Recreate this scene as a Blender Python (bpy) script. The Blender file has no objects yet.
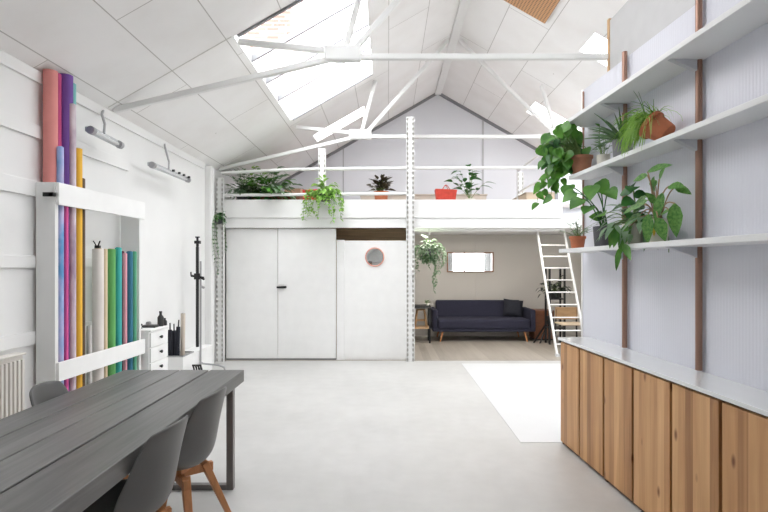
import bpy, math, random
from mathutils import Vector, Matrix
C = bpy.context.scene
COL = C.collection
R = math.radians
random.seed(7)

# ------------------------------------------------------------------ camera
cam = bpy.data.cameras.new('camera')
cam.lens = 24.0; cam.sensor_width = 36.0; cam.sensor_fit = 'HORIZONTAL'
cam.shift_x = -4/768; cam.shift_y = 9/768
cam.clip_start = 0.05; cam.clip_end = 200
camo = bpy.data.objects.new('camera', cam); COL.objects.link(camo)
camo.location = (0, 0, 1.5); camo.rotation_euler = (R(90), 0, 0)
C.camera = camo
# ------------------------------------------------------------------ sky and exposure
SKY = 9.0
w = bpy.data.worlds.new('overcast_sky'); C.world = w; w.use_nodes = True
bg = w.node_tree.nodes['Background']; bg.inputs[0].default_value = (0.96, 0.975, 1.0, 1); bg.inputs[1].default_value = SKY
C.view_settings.view_transform = 'Standard'; C.view_settings.look = 'None'
C.view_settings.gamma = 1.0; C.view_settings.use_curve_mapping = False
C.view_settings.exposure = 0.15
C.cycles.max_bounces = 12; C.cycles.diffuse_bounces = 8; C.cycles.glossy_bounces = 4
C.cycles.transparent_max_bounces = 12; C.cycles.sample_clamp_indirect = 6

LX, RX, EAVE, RDX, RDZ, BY, FY = -2.70, 4.80, 3.00, 1.05, 5.15, 10.8, -2.5
SL = (RDZ - EAVE)/(RDX - LX)
def roofz(x): return RDZ - SL*abs(x - RDX)
def portal(name, x0, x1, y0, y1):
    l = bpy.data.lights.new(name, 'AREA'); l.shape = 'RECTANGLE'
    xm = (x0+x1)/2; l.size = (x1-x0)/math.cos(math.atan(SL)); l.size_y = y1-y0
    l.cycles.is_portal = True
    o = bpy.data.objects.new(name, l); COL.objects.link(o)
    o.location = (xm, (y0+y1)/2, roofz(xm)+0.12)
    o.rotation_euler = (0, -math.atan(SL) if xm < RDX else math.atan(SL), 0)
# skylight openings, some unseen and added for their light: x0, x1, y0, y1
LEFT_SKY = [(-1.50, -0.22, 4.92, 7.80), (-1.34, -0.41, 9.05, 9.57), (-1.50, -0.22, 2.60, 4.10)]  # last opening is unseen, added to light the near bay
RIGHT_SKY = [(2.50, 3.50, 6.20, 6.74), (2.52, 4.55, 8.80, 9.38), (3.12, 4.70, 6.80, 8.60), (3.60, 4.70, 5.00, 6.70), (1.40, 2.10, 2.60, 4.10)]  # last three are unseen, added for brightness; the second is widened out of view
for i, s in enumerate(LEFT_SKY + RIGHT_SKY): portal('sky_portal', *s)
# ------------------------------------------------------------------ mesh helpers
class MB:
    def __init__(s): s.v = []; s.f = []
    def add(s, vs, fs):
        b = len(s.v); s.v += [tuple(p) for p in vs]; s.f += [tuple(b+i for i in f) for f in fs]; return s
    def box(s, x0, x1, y0, y1, z0, z1):
        return s.add([(x0,y0,z0),(x1,y0,z0),(x1,y1,z0),(x0,y1,z0),(x0,y0,z1),(x1,y0,z1),(x1,y1,z1),(x0,y1,z1)],
              [(3,2,1,0),(4,5,6,7),(0,1,5,4),(1,2,6,5),(2,3,7,6),(3,0,4,7)])
    def bar(s, p, q, w, h, up=(0,0,1), w2=None, h2=None):
        p = Vector(p); q = Vector(q); d = (q-p).normalized(); u = Vector(up)
        a = d.cross(u)
        if a.length < 1e-4: a = d.cross(Vector((0,1,0)))
        a.normalize(); b = a.cross(d).normalized(); w2 = w if w2 is None else w2; h2 = h if h2 is None else h2
        vs = []
        for c, ww, hh in ((p,w,h),(q,w2,h2)):
            for i, j in ((-1,-1),(1,-1),(1,1),(-1,1)): vs.append(c + a*i*ww/2 + b*j*hh/2)
        return s.add(vs, [(0,1,2,3),(7,6,5,4),(0,4,5,1),(1,5,6,2),(2,6,7,3),(3,7,4,0)])
    def tube(s, pts, r, n=8):
        pts = [Vector(p) for p in pts]; m = len(pts)
        rs = r if isinstance(r, (list, tuple)) else [r]*m
        b = len(s.v); ref = None
        for i, p in enumerate(pts):
            d = (pts[min(i+1,m-1)] - pts[max(i-1,0)]).normalized()
            if ref is None: ref = Vector((0,0,1)) if abs(d.z) < .9 else Vector((1,0,0))
            a = d.cross(ref).normalized(); ref2 = a.cross(d).normalized(); ref = ref2
            for k in range(n):
                t = 2*math.pi*k/n; s.v.append(tuple(p + (a*math.cos(t) + ref2*math.sin(t))*rs[i]))
        for i in range(m-1):
            for k in range(n):
                k2 = (k+1) % n; s.f.append((b+i*n+k, b+i*n+k2, b+(i+1)*n+k2, b+(i+1)*n+k))
        s.f.append(tuple(b+k for k in reversed(range(n)))); s.f.append(tuple(b+(m-1)*n+k for k in range(n)))
        return s
    def lathe(s, prof, n=24, c=(0,0,0), M=None):
        b = len(s.v); m = len(prof)
        for r, z in prof:
            for k in range(n):
                t = 2*math.pi*k/n; p = Vector((r*math.cos(t), r*math.sin(t), z))
                if M is not None: p = M @ p
                s.v.append(tuple(p + Vector(c)))
        for i in range(m-1):
            for k in range(n):
                k2 = (k+1) % n; s.f.append((b+i*n+k, b+i*n+k2, b+(i+1)*n+k2, b+(i+1)*n+k))
        s.f.append(tuple(b+k for k in reversed(range(n)))); s.f.append(tuple(b+(m-1)*n+k for k in range(n)))
        return s
    def grid(s, P):
        b = len(s.v); m = len(P); n = len(P[0])
        for row in P: s.v += [tuple(p) for p in row]
        for i in range(m-1):
            for j in range(n-1): s.f.append((b+i*n+j, b+i*n+j+1, b+(i+1)*n+j+1, b+(i+1)*n+j))
        return s
    def leaf(s, base, d, length, width, droop=.3, kind='ovate', nrm=(0,0,1), fold=.25):
        d = Vector(d).normalized(); nn = Vector(nrm); a = d.cross(nn)
        if a.length < 1e-3: a = d.cross(Vector((1,.3,0)))
        a.normalize(); nn = a.cross(d).normalized(); base = Vector(base)
        prof = {'ovate': [(0,.05),(.12,.62),(.3,1),(.55,.9),(.8,.48),(1,.02)],
                'heart': [(-.1,.55),(.0,.9),(.22,1.05),(.5,.85),(.78,.42),(1,.02)],
                'lance': [(0,.12),(.15,.7),(.4,1),(.65,.75),(.85,.4),(1,.02)],
                'blade': [(0,.9),(.25,1),(.5,.8),(.75,.5),(.9,.25),(1,.03)],
                'round': [(0,.2),(.12,.75),(.35,1.05),(.62,1.0),(.85,.65),(1,.1)]}[kind]
        P = []
        for t, wd in prof:
            c = base + d*t*length - nn*droop*length*t*t*.6 - Vector((0,0,1))*droop*length*t*t*.5
            hw = wd*width/2
            P.append([c - a*hw + nn*hw*fold, c, c + a*hw + nn*hw*fold])
        return s.grid(P)

def obj(name, mb, mat, parent=None, smooth=False, bevel=0, solid=0, sub=0, loc=None):
    me = bpy.data.meshes.new(name); me.from_pydata(mb.v, [], mb.f); me.update()
    o = bpy.data.objects.new(name, me); COL.objects.link(o)
    me.materials.append(mat)
    if parent is not None: o.parent = parent
    if loc is not None: o.location = loc
    if smooth:
        me.polygons.foreach_set('use_smooth', [True]*len(me.polygons))
        if hasattr(me, 'set_sharp_from_angle'): me.set_sharp_from_angle(angle=R(45))
    if solid:
        m = o.modifiers.new('thick', 'SOLIDIFY'); m.thickness = solid; m.offset = 0
    if bevel:
        m = o.modifiers.new('bevel', 'BEVEL'); m.width = bevel; m.segments = 2; m.limit_method = 'ANGLE'; m.angle_limit = R(40)
    if sub:
        m = o.modifiers.new('sub', 'SUBSURF'); m.levels = sub; m.render_levels = sub
    return o
def thing(name, label, cat, loc=(0,0,0), rz=0, group=None):
    o = bpy.data.objects.new(name, None); COL.objects.link(o); o.empty_display_size = .1
    o.location = loc; o.rotation_euler = (0,0,rz); o['label'] = label; o['category'] = cat
    if group: o['group'] = group
    return o
def tag(o, label, cat, group=None):
    o['label'] = label; o['category'] = cat
    if group: o['group'] = group
    return o
def struct(name, mb, mat, parent=None, **k):
    o = obj(name, mb, mat, parent, **k)
    if parent is None: o['kind'] = 'structure'
    return o
def dup(root, loc=None, rz=None, label=None, group=None):
    def cp(o, par):
        c = o.copy(); COL.objects.link(c)
        if par is not None: c.parent = par
        for ch in [x for x in CH.get(o.name, [])]: cp(ch, c)
        return c
    CH = {}
    for x in COL.objects:
        if x.parent: CH.setdefault(x.parent.name, []).append(x)
    r = cp(root, None)
    if loc is not None: r.location = loc
    if rz is not None: r.rotation_euler = (0,0,rz)
    if label: r['label'] = label
    if group: r['group'] = group
    return r

# ------------------------------------------------------------------ materials
class NT:
    def __init__(s, name):
        s.m = bpy.data.materials.new(name); s.m.use_nodes = True; s.t = s.m.node_tree
        s.b = s.t.nodes['Principled BSDF']; s.out = s.t.nodes['Material Output']
    def n(s, typ, **k):
        x = s.t.nodes.new(typ)
        for a, v in k.items():
            if a.startswith('i_'):
                key = a[2:]; key = int(key) if key.isdigit() else key.replace('_', ' ')
                x.inputs[key].default_value = v
            else: setattr(x, a, v)
        return x
    def l(s, a, b): s.t.links.new(a, b)
    def coord(s, scale=(1,1,1), out='Object', loc=(0,0,0)):
        tc = s.n('ShaderNodeTexCoord'); mp = s.n('ShaderNodeMapping')
        mp.inputs['Scale'].default_value = scale; mp.inputs['Location'].default_value = loc
        s.l(tc.outputs[out], mp.inputs[0]); return mp.outputs[0]
    def ramp(s, fac, stops):
        r = s.n('ShaderNodeValToRGB'); e = r.color_ramp.elements
        while len(e) < len(stops): e.new(.5)
        for q, (p, c) in zip(e, stops): q.position = p; q.color = (*c, 1)
        s.l(fac, r.inputs[0]); return r.outputs[0]
    def bump(s, h, strength=.2, dist=.01):
        b = s.n('ShaderNodeBump'); b.inputs['Strength'].default_value = strength; b.inputs['Distance'].default_value = dist
        s.l(h, b.inputs['Height']); s.l(b.outputs[0], s.b.inputs['Normal']); return b
def mat(name, col, rough=.5, metal=0, var=.06, scale=6, bump=0, bscale=60, spec=.5, coat=0, stretch=(1,1,1)):
    t = NT(name)
    v = t.coord(stretch)
    nz = t.n('ShaderNodeTexNoise', i_Scale=scale, i_Detail=4.0); t.l(v, nz.inputs['Vector'])
    lo = tuple(c*(1-var) for c in col); hi = tuple(min(1, c*(1+var)) for c in col)
    t.l(t.ramp(nz.outputs['Fac'], [(.3, lo), (.7, hi)]), t.b.inputs['Base Color'])
    t.b.inputs['Roughness'].default_value = rough; t.b.inputs['Metallic'].default_value = metal
    t.b.inputs['Specular IOR Level'].default_value = spec; t.b.inputs['Coat Weight'].default_value = coat
    if bump:
        n2 = t.n('ShaderNodeTexNoise', i_Scale=bscale, i_Detail=3.0); t.l(v, n2.inputs['Vector'])
        t.bump(n2.outputs['Fac'], bump, .004)
    return t.m
def leafmat(name, a, b, scale=14, tr=.25):
    t = NT(name); v = t.coord()
    nz = t.n('ShaderNodeTexNoise', i_Scale=scale, i_Detail=3.0); t.l(v, nz.inputs['Vector'])
    c = t.ramp(nz.outputs['Fac'], [(.35, a), (.65, b)]); t.l(c, t.b.inputs['Base Color'])
    t.b.inputs['Roughness'].default_value = .38
    tl = t.n('ShaderNodeBsdfTranslucent'); t.l(c, tl.inputs[0])
    mx = t.n('ShaderNodeMixShader'); mx.inputs[0].default_value = tr
    t.l(t.b.outputs[0], mx.inputs[1]); t.l(tl.outputs[0], mx.inputs[2]); t.l(mx.outputs[0], t.out.inputs[0])
    return t.m
def ribbed(name, col, axis, freq, strength, trans=0, rough=.35):
    t = NT(name); sc = [0,0,0]; sc[axis] = 1
    v = t.coord(tuple(sc))
    wv = t.n('ShaderNodeTexWave', i_Scale=freq, bands_direction='XYZ'[axis]); wv.wave_profile = 'SIN'; t.l(v, wv.inputs['Vector'])
    n = t.n('ShaderNodeTexNoise', i_Scale=1.3, i_Detail=2.0); t.l(t.coord(), n.inputs['Vector'])
    c = t.ramp(n.outputs['Fac'], [(.3, tuple(x*.96 for x in col)), (.7, tuple(min(1, x*1.03) for x in col))])
    t.l(c, t.b.inputs['Base Color']); t.b.inputs['Roughness'].default_value = rough
    t.bump(wv.outputs['Fac'], strength, .006)
    if trans:
        tl = t.n('ShaderNodeBsdfTranslucent'); t.l(c, tl.inputs[0])
        mx = t.n('ShaderNodeMixShader'); mx.inputs[0].default_value = trans
        t.l(t.b.outputs[0], mx.inputs[1]); t.l(tl.outputs[0], mx.inputs[2]); t.l(mx.outputs[0], t.out.inputs[0])
    return t.m
def ceilmat(name):
    t = NT(name)
    tc = t.n('ShaderNodeTexCoord'); sp = t.n('ShaderNodeSeparateXYZ'); t.l(tc.outputs['Object'], sp.inputs[0])
    ab = t.n('ShaderNodeMath', operation='SUBTRACT'); t.l(sp.outputs[0], ab.inputs[0]); ab.inputs[1].default_value = RDX
    ab2 = t.n('ShaderNodeMath', operation='ABSOLUTE'); t.l(ab.outputs[0], ab2.inputs[0])
    ys = t.n('ShaderNodeMath', operation='ADD'); t.l(sp.outputs[1], ys.inputs[0]); ys.inputs[1].default_value = 1.6
    cb = t.n('ShaderNodeCombineXYZ'); t.l(ys.outputs[0], cb.inputs[0]); t.l(ab2.outputs[0], cb.inputs[1])
    br = t.n('ShaderNodeTexBrick', i_Scale=1.0); br.offset = .5
    br.inputs['Brick Width'].default_value = 2.75; br.inputs['Row Height'].default_value = .52
    br.inputs['Mortar Size'].default_value = .0045; br.inputs['Mortar Smooth'].default_value = .2
    br.inputs['Color1'].default_value = (.85,.84,.83,1); br.inputs['Color2'].default_value = (.89,.88,.87,1)
    br.inputs['Mortar'].default_value = (.50,.48,.46,1)
    t.l(cb.outputs[0], br.inputs['Vector'])
    n = t.n('ShaderNodeTexNoise', i_Scale=1.7, i_Detail=5.0); t.l(tc.outputs['Object'], n.inputs['Vector'])
    c2 = t.ramp(n.outputs['Fac'], [(.3, (.93,.92,.91)), (.6, (1,1,1))])
    vo = t.n('ShaderNodeTexVoronoi', i_Scale=2.6); t.l(tc.outputs['Object'], vo.inputs['Vector'])
    c3 = t.ramp(vo.outputs['Distance'], [(.018, (.45,.42,.38)), (.03, (1,1,1))])
    m1 = t.n('ShaderNodeMix', data_type='RGBA', blend_type='MULTIPLY'); m1.inputs[0].default_value = 1
    t.l(br.outputs['Color'], m1.inputs[6]); t.l(c2, m1.inputs[7])
    m2 = t.n('ShaderNodeMix', data_type='RGBA', blend_type='MULTIPLY'); m2.inputs[0].default_value = 1
    t.l(m1.outputs[2], m2.inputs[6]); t.l(c3, m2.inputs[7])
    t.l(m2.outputs[2], t.b.inputs['Base Color']); t.b.inputs['Roughness'].default_value = .6
    t.bump(br.outputs['Fac'], -.4, .006)
    return t.m
def planks(name, cols, axis, across, width, rough=.45, grain=1.0, knots=True, seam=.0):
    """staves running along `axis`, split every `width` along `across`"""
    t = NT(name)
    tc = t.n('ShaderNodeTexCoord'); sp = t.n('ShaderNodeSeparateXYZ'); t.l(tc.outputs['Object'], sp.inputs[0])
    oi = t.n('ShaderNodeObjectInfo')
    dv = t.n('ShaderNodeMath', operation='DIVIDE'); t.l(sp.outputs[across], dv.inputs[0]); dv.inputs[1].default_value = width
    ad = t.n('ShaderNodeMath', operation='MULTIPLY_ADD'); t.l(oi.outputs['Random'], ad.inputs[0]); ad.inputs[1].default_value = 50.0
    t.l(dv.outputs[0], ad.inputs[2])
    fl = t.n('ShaderNodeMath', operation='FLOOR'); t.l(ad.outputs[0], fl.inputs[0])
    wn = t.n('ShaderNodeTexWhiteNoise', noise_dimensions='1D'); t.l(fl.outputs[0], wn.inputs['W'])
    sc = [22.0, 22.0, 22.0]; sc[axis] = 1.3
    mp = t.n('ShaderNodeMapping'); mp.inputs['Scale'].default_value = sc; t.l(tc.outputs['Object'], mp.inputs[0])
    mo = t.n('ShaderNodeVectorMath', operation='ADD'); t.l(mp.outputs[0], mo.inputs[0]); t.l(wn.outputs['Color'], mo.inputs[1])
    ms = t.n('ShaderNodeVectorMath', operation='SCALE'); t.l(wn.outputs['Color'], ms.inputs[0]); ms.inputs['Scale'].default_value = 9
    t.l(ms.outputs[0], mo.inputs[1])
    n = t.n('ShaderNodeTexNoise', i_Scale=1.0*grain, i_Detail=5.0, i_Distortion=.6); t.l(mo.outputs[0], n.inputs['Vector'])
    mixf = t.n('ShaderNodeMath', operation='MULTIPLY_ADD'); t.l(wn.outputs['Value'], mixf.inputs[0]); mixf.inputs[1].default_value = .45
    sb = t.n('ShaderNodeMath', operation='MULTIPLY'); t.l(n.outputs['Fac'], sb.inputs[0]); sb.inputs[1].default_value = .6
    t.l(sb.outputs[0], mixf.inputs[2])
    c = t.ramp(mixf.outputs[0], [(.2, cols[0]), (.5, cols[1]), (.8, cols[2])])
    if knots:
        s2 = [9.0, 9.0, 9.0]; s2[axis] = 4.0
        mp2 = t.n('ShaderNodeMapping'); mp2.inputs['Scale'].default_value = s2; t.l(tc.outputs['Object'], mp2.inputs[0])
        ro = t.n('ShaderNodeVectorMath', operation='ADD'); t.l(mp2.outputs[0], ro.inputs[0])
        cx = t.n('ShaderNodeCombineXYZ'); t.l(oi.outputs['Random'], cx.inputs[0]); t.l(ad.outputs[0], cx.inputs[1])
        t.l(oi.outputs['Random'], cx.inputs[2])
        sc3 = t.n('ShaderNodeVectorMath', operation='SCALE'); sc3.inputs['Scale'].default_value = 30
        cx2 = t.n('ShaderNodeCombineXYZ'); t.l(oi.outputs['Random'], cx2.inputs[0]); t.l(oi.outputs['Random'], cx2.inputs[2])
        t.l(cx2.outputs[0], sc3.inputs[0]); t.l(sc3.outputs[0], ro.inputs[1])
        vo = t.n('ShaderNodeTexVoronoi', i_Scale=1.0); t.l(ro.outputs[0], vo.inputs['Vector'])
        k = t.ramp(vo.outputs['Distance'], [(.05, (.28,.15,.08)), (.16, (1,1,1))])
        m = t.n('ShaderNodeMix', data_type='RGBA', blend_type='MULTIPLY'); m.inputs[0].default_value = .9
        t.l(c, m.inputs[6]); t.l(k, m.inputs[7]); c = m.outputs[2]
    t.l(c, t.b.inputs['Base Color']); t.b.inputs['Roughness'].default_value = rough
    t.bump(n.outputs['Fac'], .12, .003)
    return t.m
def floormat(name):
    t = NT(name); v = t.coord()
    n1 = t.n('ShaderNodeTexNoise', i_Scale=.9, i_Detail=6.0, i_Roughness=.6); t.l(v, n1.inputs['Vector'])
    n2 = t.n('ShaderNodeTexNoise', i_Scale=7.0, i_Detail=6.0); t.l(v, n2.inputs['Vector'])
    ad = t.n('ShaderNodeMath', operation='MULTIPLY_ADD'); t.l(n2.outputs['Fac'], ad.inputs[0]); ad.inputs[1].default_value = .4
    t.l(n1.outputs['Fac'], ad.inputs[2])
    t.l(t.ramp(ad.outputs[0], [(.5, (.475,.47,.455)), (.85, (.56,.555,.54))]), t.b.inputs['Base Color'])
    r = t.n('ShaderNodeMapRange'); r.inputs['To Min'].default_value = .28; r.inputs['To Max'].default_value = .5
    t.l(n1.outputs['Fac'], r.inputs[0]); t.l(r.outputs[0], t.b.inputs['Roughness'])
    t.bump(n2.outputs['Fac'], .04, .004); return t.m
def glassmat(name, tint=(1,1,1), refl=.06):
    t = NT(name); tr = t.n('ShaderNodeBsdfTransparent'); tr.inputs[0].default_value = (*tint, 1)
    gl = t.n('ShaderNodeBsdfGlossy'); gl.inputs['Roughness'].default_value = .03
    mx = t.n('ShaderNodeMixShader'); mx.inputs[0].default_value = refl
    t.l(tr.outputs[0], mx.inputs[1]); t.l(gl.outputs[0], mx.inputs[2]); t.l(mx.outputs[0], t.out.inputs[0]); return t.m
def opal(name):
    t = NT(name); tr = t.n('ShaderNodeBsdfTransparent'); tr.inputs[0].default_value = (.97,.97,.97,1)
    tl = t.n('ShaderNodeBsdfTranslucent'); tl.inputs[0].default_value = (.95,.95,.95,1)
    mx = t.n('ShaderNodeMixShader'); mx.inputs[0].default_value = .25
    t.l(tr.outputs[0], mx.inputs[1]); t.l(tl.outputs[0], mx.inputs[2]); t.l(mx.outputs[0], t.out.inputs[0]); return t.m
def brickmat(name):
    t = NT(name); v = t.coord(scale=(1,1,1)); sp = t.n('ShaderNodeSeparateXYZ'); t.l(v, sp.inputs[0])
    cb = t.n('ShaderNodeCombineXYZ'); t.l(sp.outputs[0], cb.inputs[0]); t.l(sp.outputs[2], cb.inputs[1])
    br = t.n('ShaderNodeTexBrick', i_Scale=1.0); br.inputs['Brick Width'].default_value = .23; br.inputs['Row Height'].default_value = .075
    br.inputs['Mortar Size'].default_value = .01
    br.inputs['Color1'].default_value = (.15,.075,.06,1); br.inputs['Color2'].default_value = (.22,.13,.11,1); br.inputs['Mortar'].default_value = (.26,.22,.20,1)
    t.l(cb.outputs[0], br.inputs['Vector']); t.l(br.outputs[0], t.b.inputs['Base Color']); t.b.inputs['Roughness'].default_value = .9; return t.m
def marble(name, a, b, c, scale=3):
    t = NT(name); v = t.coord((1,1,.5)); n = t.n('ShaderNodeTexNoise', i_Scale=scale*3, i_Detail=3.0); t.l(v, n.inputs['Vector'])
    t.l(t.ramp(n.outputs['Fac'], [(.35, a), (.5, b), (.65, c)]), t.b.inputs['Base Color']); t.b.inputs['Roughness'].default_value = .6; return t.m

M = {}
M['white'] = mat('white_paint', (.87,.87,.86), .5, var=.02)
M['wall'] = mat('white_wall_paint', (.80,.80,.79), .55, var=.03, scale=1.5, bump=.05, bscale=30)
M['gable'] = mat('gable_wall_paint', (.76,.77,.81), .6, var=.02, scale=1)
M['greige'] = mat('greige_wall_paint', (.56,.525,.48), .6, var=.02, scale=1)
M['ceil'] = ceilmat('ceiling_boards')
M['steel_white'] = mat('white_painted_steel', (.78,.78,.765), .35, var=.02)
M['fascia'] = mat('white_fascia_paint', (.84,.84,.83), .45, var=.02, scale=3)
M['floor'] = floormat('screed_floor')
M['mat'] = mat('white_floor_vinyl', (.66,.665,.67), .35, var=.01)
M['woodfloor'] = planks('lounge_floorboards', [(.29,.26,.22),(.36,.32,.275),(.42,.38,.33)], 1, 0, .13, .4, knots=False)
M['ribbed'] = ribbed('ribbed_polycarbonate', (.76,.77,.83), 0, 14, .16, .14, .25)
M['copper'] = mat('copper_pipe', (.34,.20,.15), .4, .55, var=.12, scale=9, stretch=(1,1,.4))
M['shelf'] = mat('shelf_white_laminate', (.78,.79,.79), .35, var=.01)
M['bracket'] = mat('bracket_grey_metal', (.58,.59,.62), .35, .2)
M['counter'] = mat('worktop_pale_glass', (.80,.82,.82), .08, var=.01, coat=.3)
M['pine'] = planks('knotty_timber_staves', [(.30,.14,.055),(.51,.27,.115),(.70,.425,.205)], 2, 0, .062, .5)
M['carcass'] = mat('dark_brown_board', (.13,.065,.035), .5)
M['table'] = planks('grey_stained_planks', [(.055,.053,.052),(.10,.098,.095),(.17,.165,.16)], 1, 0, .3, .38, 1.6, knots=False)
M['legmetal'] = mat('table_leg_steel', (.20,.19,.185), .4, .6)
M['shell'] = mat('grey_plastic_shell', (.11,.108,.105), .38, var=.03)
M['pad'] = mat('black_leatherette', (.018,.017,.018), .5, var=.1)
M['oak'] = mat('oiled_oak', (.50,.22,.085), .45, var=.15, scale=8, stretch=(6,6,.6))
M['lightoak'] = mat('pale_oak', (.60,.38,.20), .5, var=.12, scale=8, stretch=(6,6,.8))
M['tan_ply'] = mat('birch_plywood', (.62,.50,.36), .55, var=.06)
M['brown_wood'] = mat('brown_joist_wood', (.24,.15,.075), .6, var=.2, scale=5, stretch=(.4,6,6))
M['joist'] = mat('warm_brown_boarding', (.62,.46,.28), .6, var=.25, scale=4, stretch=(.3,6,9))
M['redwood'] = mat('reddish_brown_wood', (.20,.075,.035), .45, var=.15, stretch=(1,1,4))
M['sofa'] = mat('navy_woven_fabric', (.022,.022,.043), .9, var=.12, scale=40, bump=.3, bscale=260)
M['sofa_dark'] = mat('dark_navy_velvet', (.012,.013,.022), .8, var=.15, scale=20)
M['black'] = mat('black_metal', (.02,.02,.02), .4, .3)
M['blackp'] = mat('black_plastic', (.025,.025,.025), .5)
M['grey'] = mat('grey_metal', (.42,.42,.43), .35, .7)
M['darktrim'] = mat('dark_grey_angle', (.24,.24,.25), .5)
M['groove'] = mat('seam_grey', (.50,.50,.52), .7)
M['radiator'] = mat('cream_enamel', (.70,.67,.62), .4, var=.02)
M['terracotta'] = mat('terracotta_clay', (.52,.17,.08), .75, var=.12, scale=12)
M['terracotta_dark'] = mat('brown_terracotta_clay', (.33,.14,.08), .75, var=.15, scale=12)
M['potgrey'] = mat('grey_cement_pot', (.20,.20,.21), .7, var=.12, scale=10)
M['potdark'] = mat('charcoal_cement_pot', (.085,.085,.095), .75, var=.2, scale=8)
M['potwhite'] = mat('cream_ceramic_pot', (.68,.65,.58), .4, var=.04)
M['yellow_paint'] = mat('ochre_glaze', (.75,.50,.05), .4)
M['soil'] = mat('potting_soil', (.05,.035,.022), .95, var=.4, scale=40, bump=.5, bscale=90)
M['stem'] = mat('green_stem', (.16,.26,.07), .5, var=.15)
M['redstem'] = mat('pinkish_stem', (.35,.22,.12), .5, var=.15)
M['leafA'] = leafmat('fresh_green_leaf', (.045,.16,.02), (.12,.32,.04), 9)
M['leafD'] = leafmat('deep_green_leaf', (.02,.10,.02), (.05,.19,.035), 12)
M['leafL'] = leafmat('lime_leaf', (.20,.42,.06), (.36,.58,.12), 14)
M['leafG'] = leafmat('grey_green_leaf', (.12,.22,.12), (.22,.34,.19), 12)
M['leafP'] = leafmat('pale_green_leaf', (.22,.33,.20), (.36,.46,.32), 14)
M['leafB'] = leafmat('spotted_begonia_leaf', (.05,.19,.03), (.17,.36,.08), 70)
M['leafR'] = leafmat('dark_bronze_leaf', (.035,.045,.025), (.09,.06,.035), 20)
M['leafK'] = leafmat('blackish_leaf', (.008,.012,.008), (.02,.03,.018), 20)
M['leafAloe'] = leafmat('aloe_leaf', (.07,.15,.06), (.13,.24,.10), 18, .1)
M['clear'] = glassmat('clear_glass')
M['opal'] = opal('opal_roof_glazing')
M['brick'] = brickmat('red_brick')
M['mirror'] = mat('mirror_glass', (.92,.93,.93), .02, 1.0, var=0)
M['mframe'] = mat('walnut_frame', (.28,.13,.06), .5)
M['copper_frame'] = mat('rose_copper_frame', (.75,.38,.30), .4, .3)
M['bag'] = mat('red_bag_fabric', (.62,.07,.045), .8, var=.1, scale=25)
M['cush'] = mat('red_cushion_fabric', (.58,.05,.04), .9, var=.08)
M['tanbox'] = mat('tan_cardboard', (.60,.38,.26), .8)
M['deck'] = mat('grey_washed_deck', (.50,.47,.46), .6)
M['panelgrey'] = mat('bulkhead_grey_paint', (.55,.55,.55), .6, var=.03)
M['beige'] = mat('beige_board', (.62,.54,.46), .7)
M['stool'] = mat('stool_oak', (.35,.21,.10), .5, var=.12, stretch=(1,1,4))
M['tube_glass'] = glassmat('lamp_tube_glass', (.93,.94,.95), .25)
M['lamp_body'] = mat('lamp_grey_plastic', (.60,.61,.62), .35)
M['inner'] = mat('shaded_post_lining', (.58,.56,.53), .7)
t = NT('perforated_wood_panel'); v = t.coord((1,1,0))
vo = t.n('ShaderNodeTexVoronoi', i_Scale=30.0, i_Randomness=0.0); t.l(v, vo.inputs['Vector'])
t.l(t.ramp(vo.outputs['Distance'], [(.22, (.12,.06,.03)), (.30, (.60,.33,.16))]), t.b.inputs['Base Color'])
M['perf'] = t.m

# ------------------------------------------------------------------ setting
struct('floor', MB().box(LX-.1, RX+.1, FY-.1, 8.02, -.1, 0), M['floor'])
struct('floor', MB().box(LX-.1, RX+.1, 8.02, BY+.1, -.1, .004), M['woodfloor'])
mb = MB().box(LX-.12, LX, FY-.1, BY+.1, 0, EAVE-.0)
WL = struct('wall_left', mb, M['wall'])
# horizontal boards on the near part of the wall
k = 0
for z0, z1 in ((.90, 1.0), (1.48, 1.57), (2.02, 2.14), (2.47, 2.57), (2.90, 2.99)):
    k += 1; struct('trim_%d' % k, MB().box(LX, LX+.022, FY, 5.3 if z0 < 2.8 else 7.5, z0, z1), M['wall'], bevel=.003)
# rounded pier where the wall meets the mezzanine
mb = MB().box(LX, LX+.15, 7.55, 8.0, 0, 2.93)
mb.tube([(LX+.0,7.775,2.93),(LX+.15,7.775,2.93)], .2, 16)
struct('wall_pier', MB().box(LX-.02, LX+.10, 7.55, 7.70, 0, 2.97), M['wall'], bevel=.03)
struct('wall_back', MB().box(LX-.1, RX+.1, BY, BY+.1, 0, 2.35), M['greige'])
mb = MB()
mb.add([(LX-.1,BY,2.35),(RX+.1,BY,2.35),(RX+.1,BY,EAVE),(RDX,BY,RDZ+.03),(LX-.1,BY,EAVE),
        (LX-.1,BY+.1,2.35),(RX+.1,BY+.1,2.35),(RX+.1,BY+.1,EAVE),(RDX,BY+.1,RDZ+.03),(LX-.1,BY+.1,EAVE)],
       [(0,1,2,3,4),(9,8,7,6,5),(0,5,6,1),(1,6,7,2),(2,7,8,3),(3,8,9,4),(4,9,5,0)])
struct('wall_back', mb, M['gable'])
struct('wall_outer', MB().box(RX, RX+.12, FY-.1, BY+.1, 0, EAVE), M['wall'])
# wall behind the camera, with a window in the passage behind the ribbed wall
mb = MB(); y0, y1 = FY-.12, FY
mb.box(LX, 3.0, y0, y1, 0, EAVE); mb.box(4.6, RX, y0, y1, 0, EAVE); mb.box(3.0, 4.6, y0, y1, 0, .8); mb.box(3.0, 4.6, y0, y1, 2.6, EAVE)
mb.add([(LX,y0,EAVE),(RX,y0,EAVE),(RDX,y0,RDZ),(LX,y1,EAVE),(RX,y1,EAVE),(RDX,y1,RDZ)], [(0,1,2),(5,4,3),(0,3,4,1),(1,4,5,2),(2,5,3,0)])
struct('wall_front', mb, M['wall'])

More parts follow.
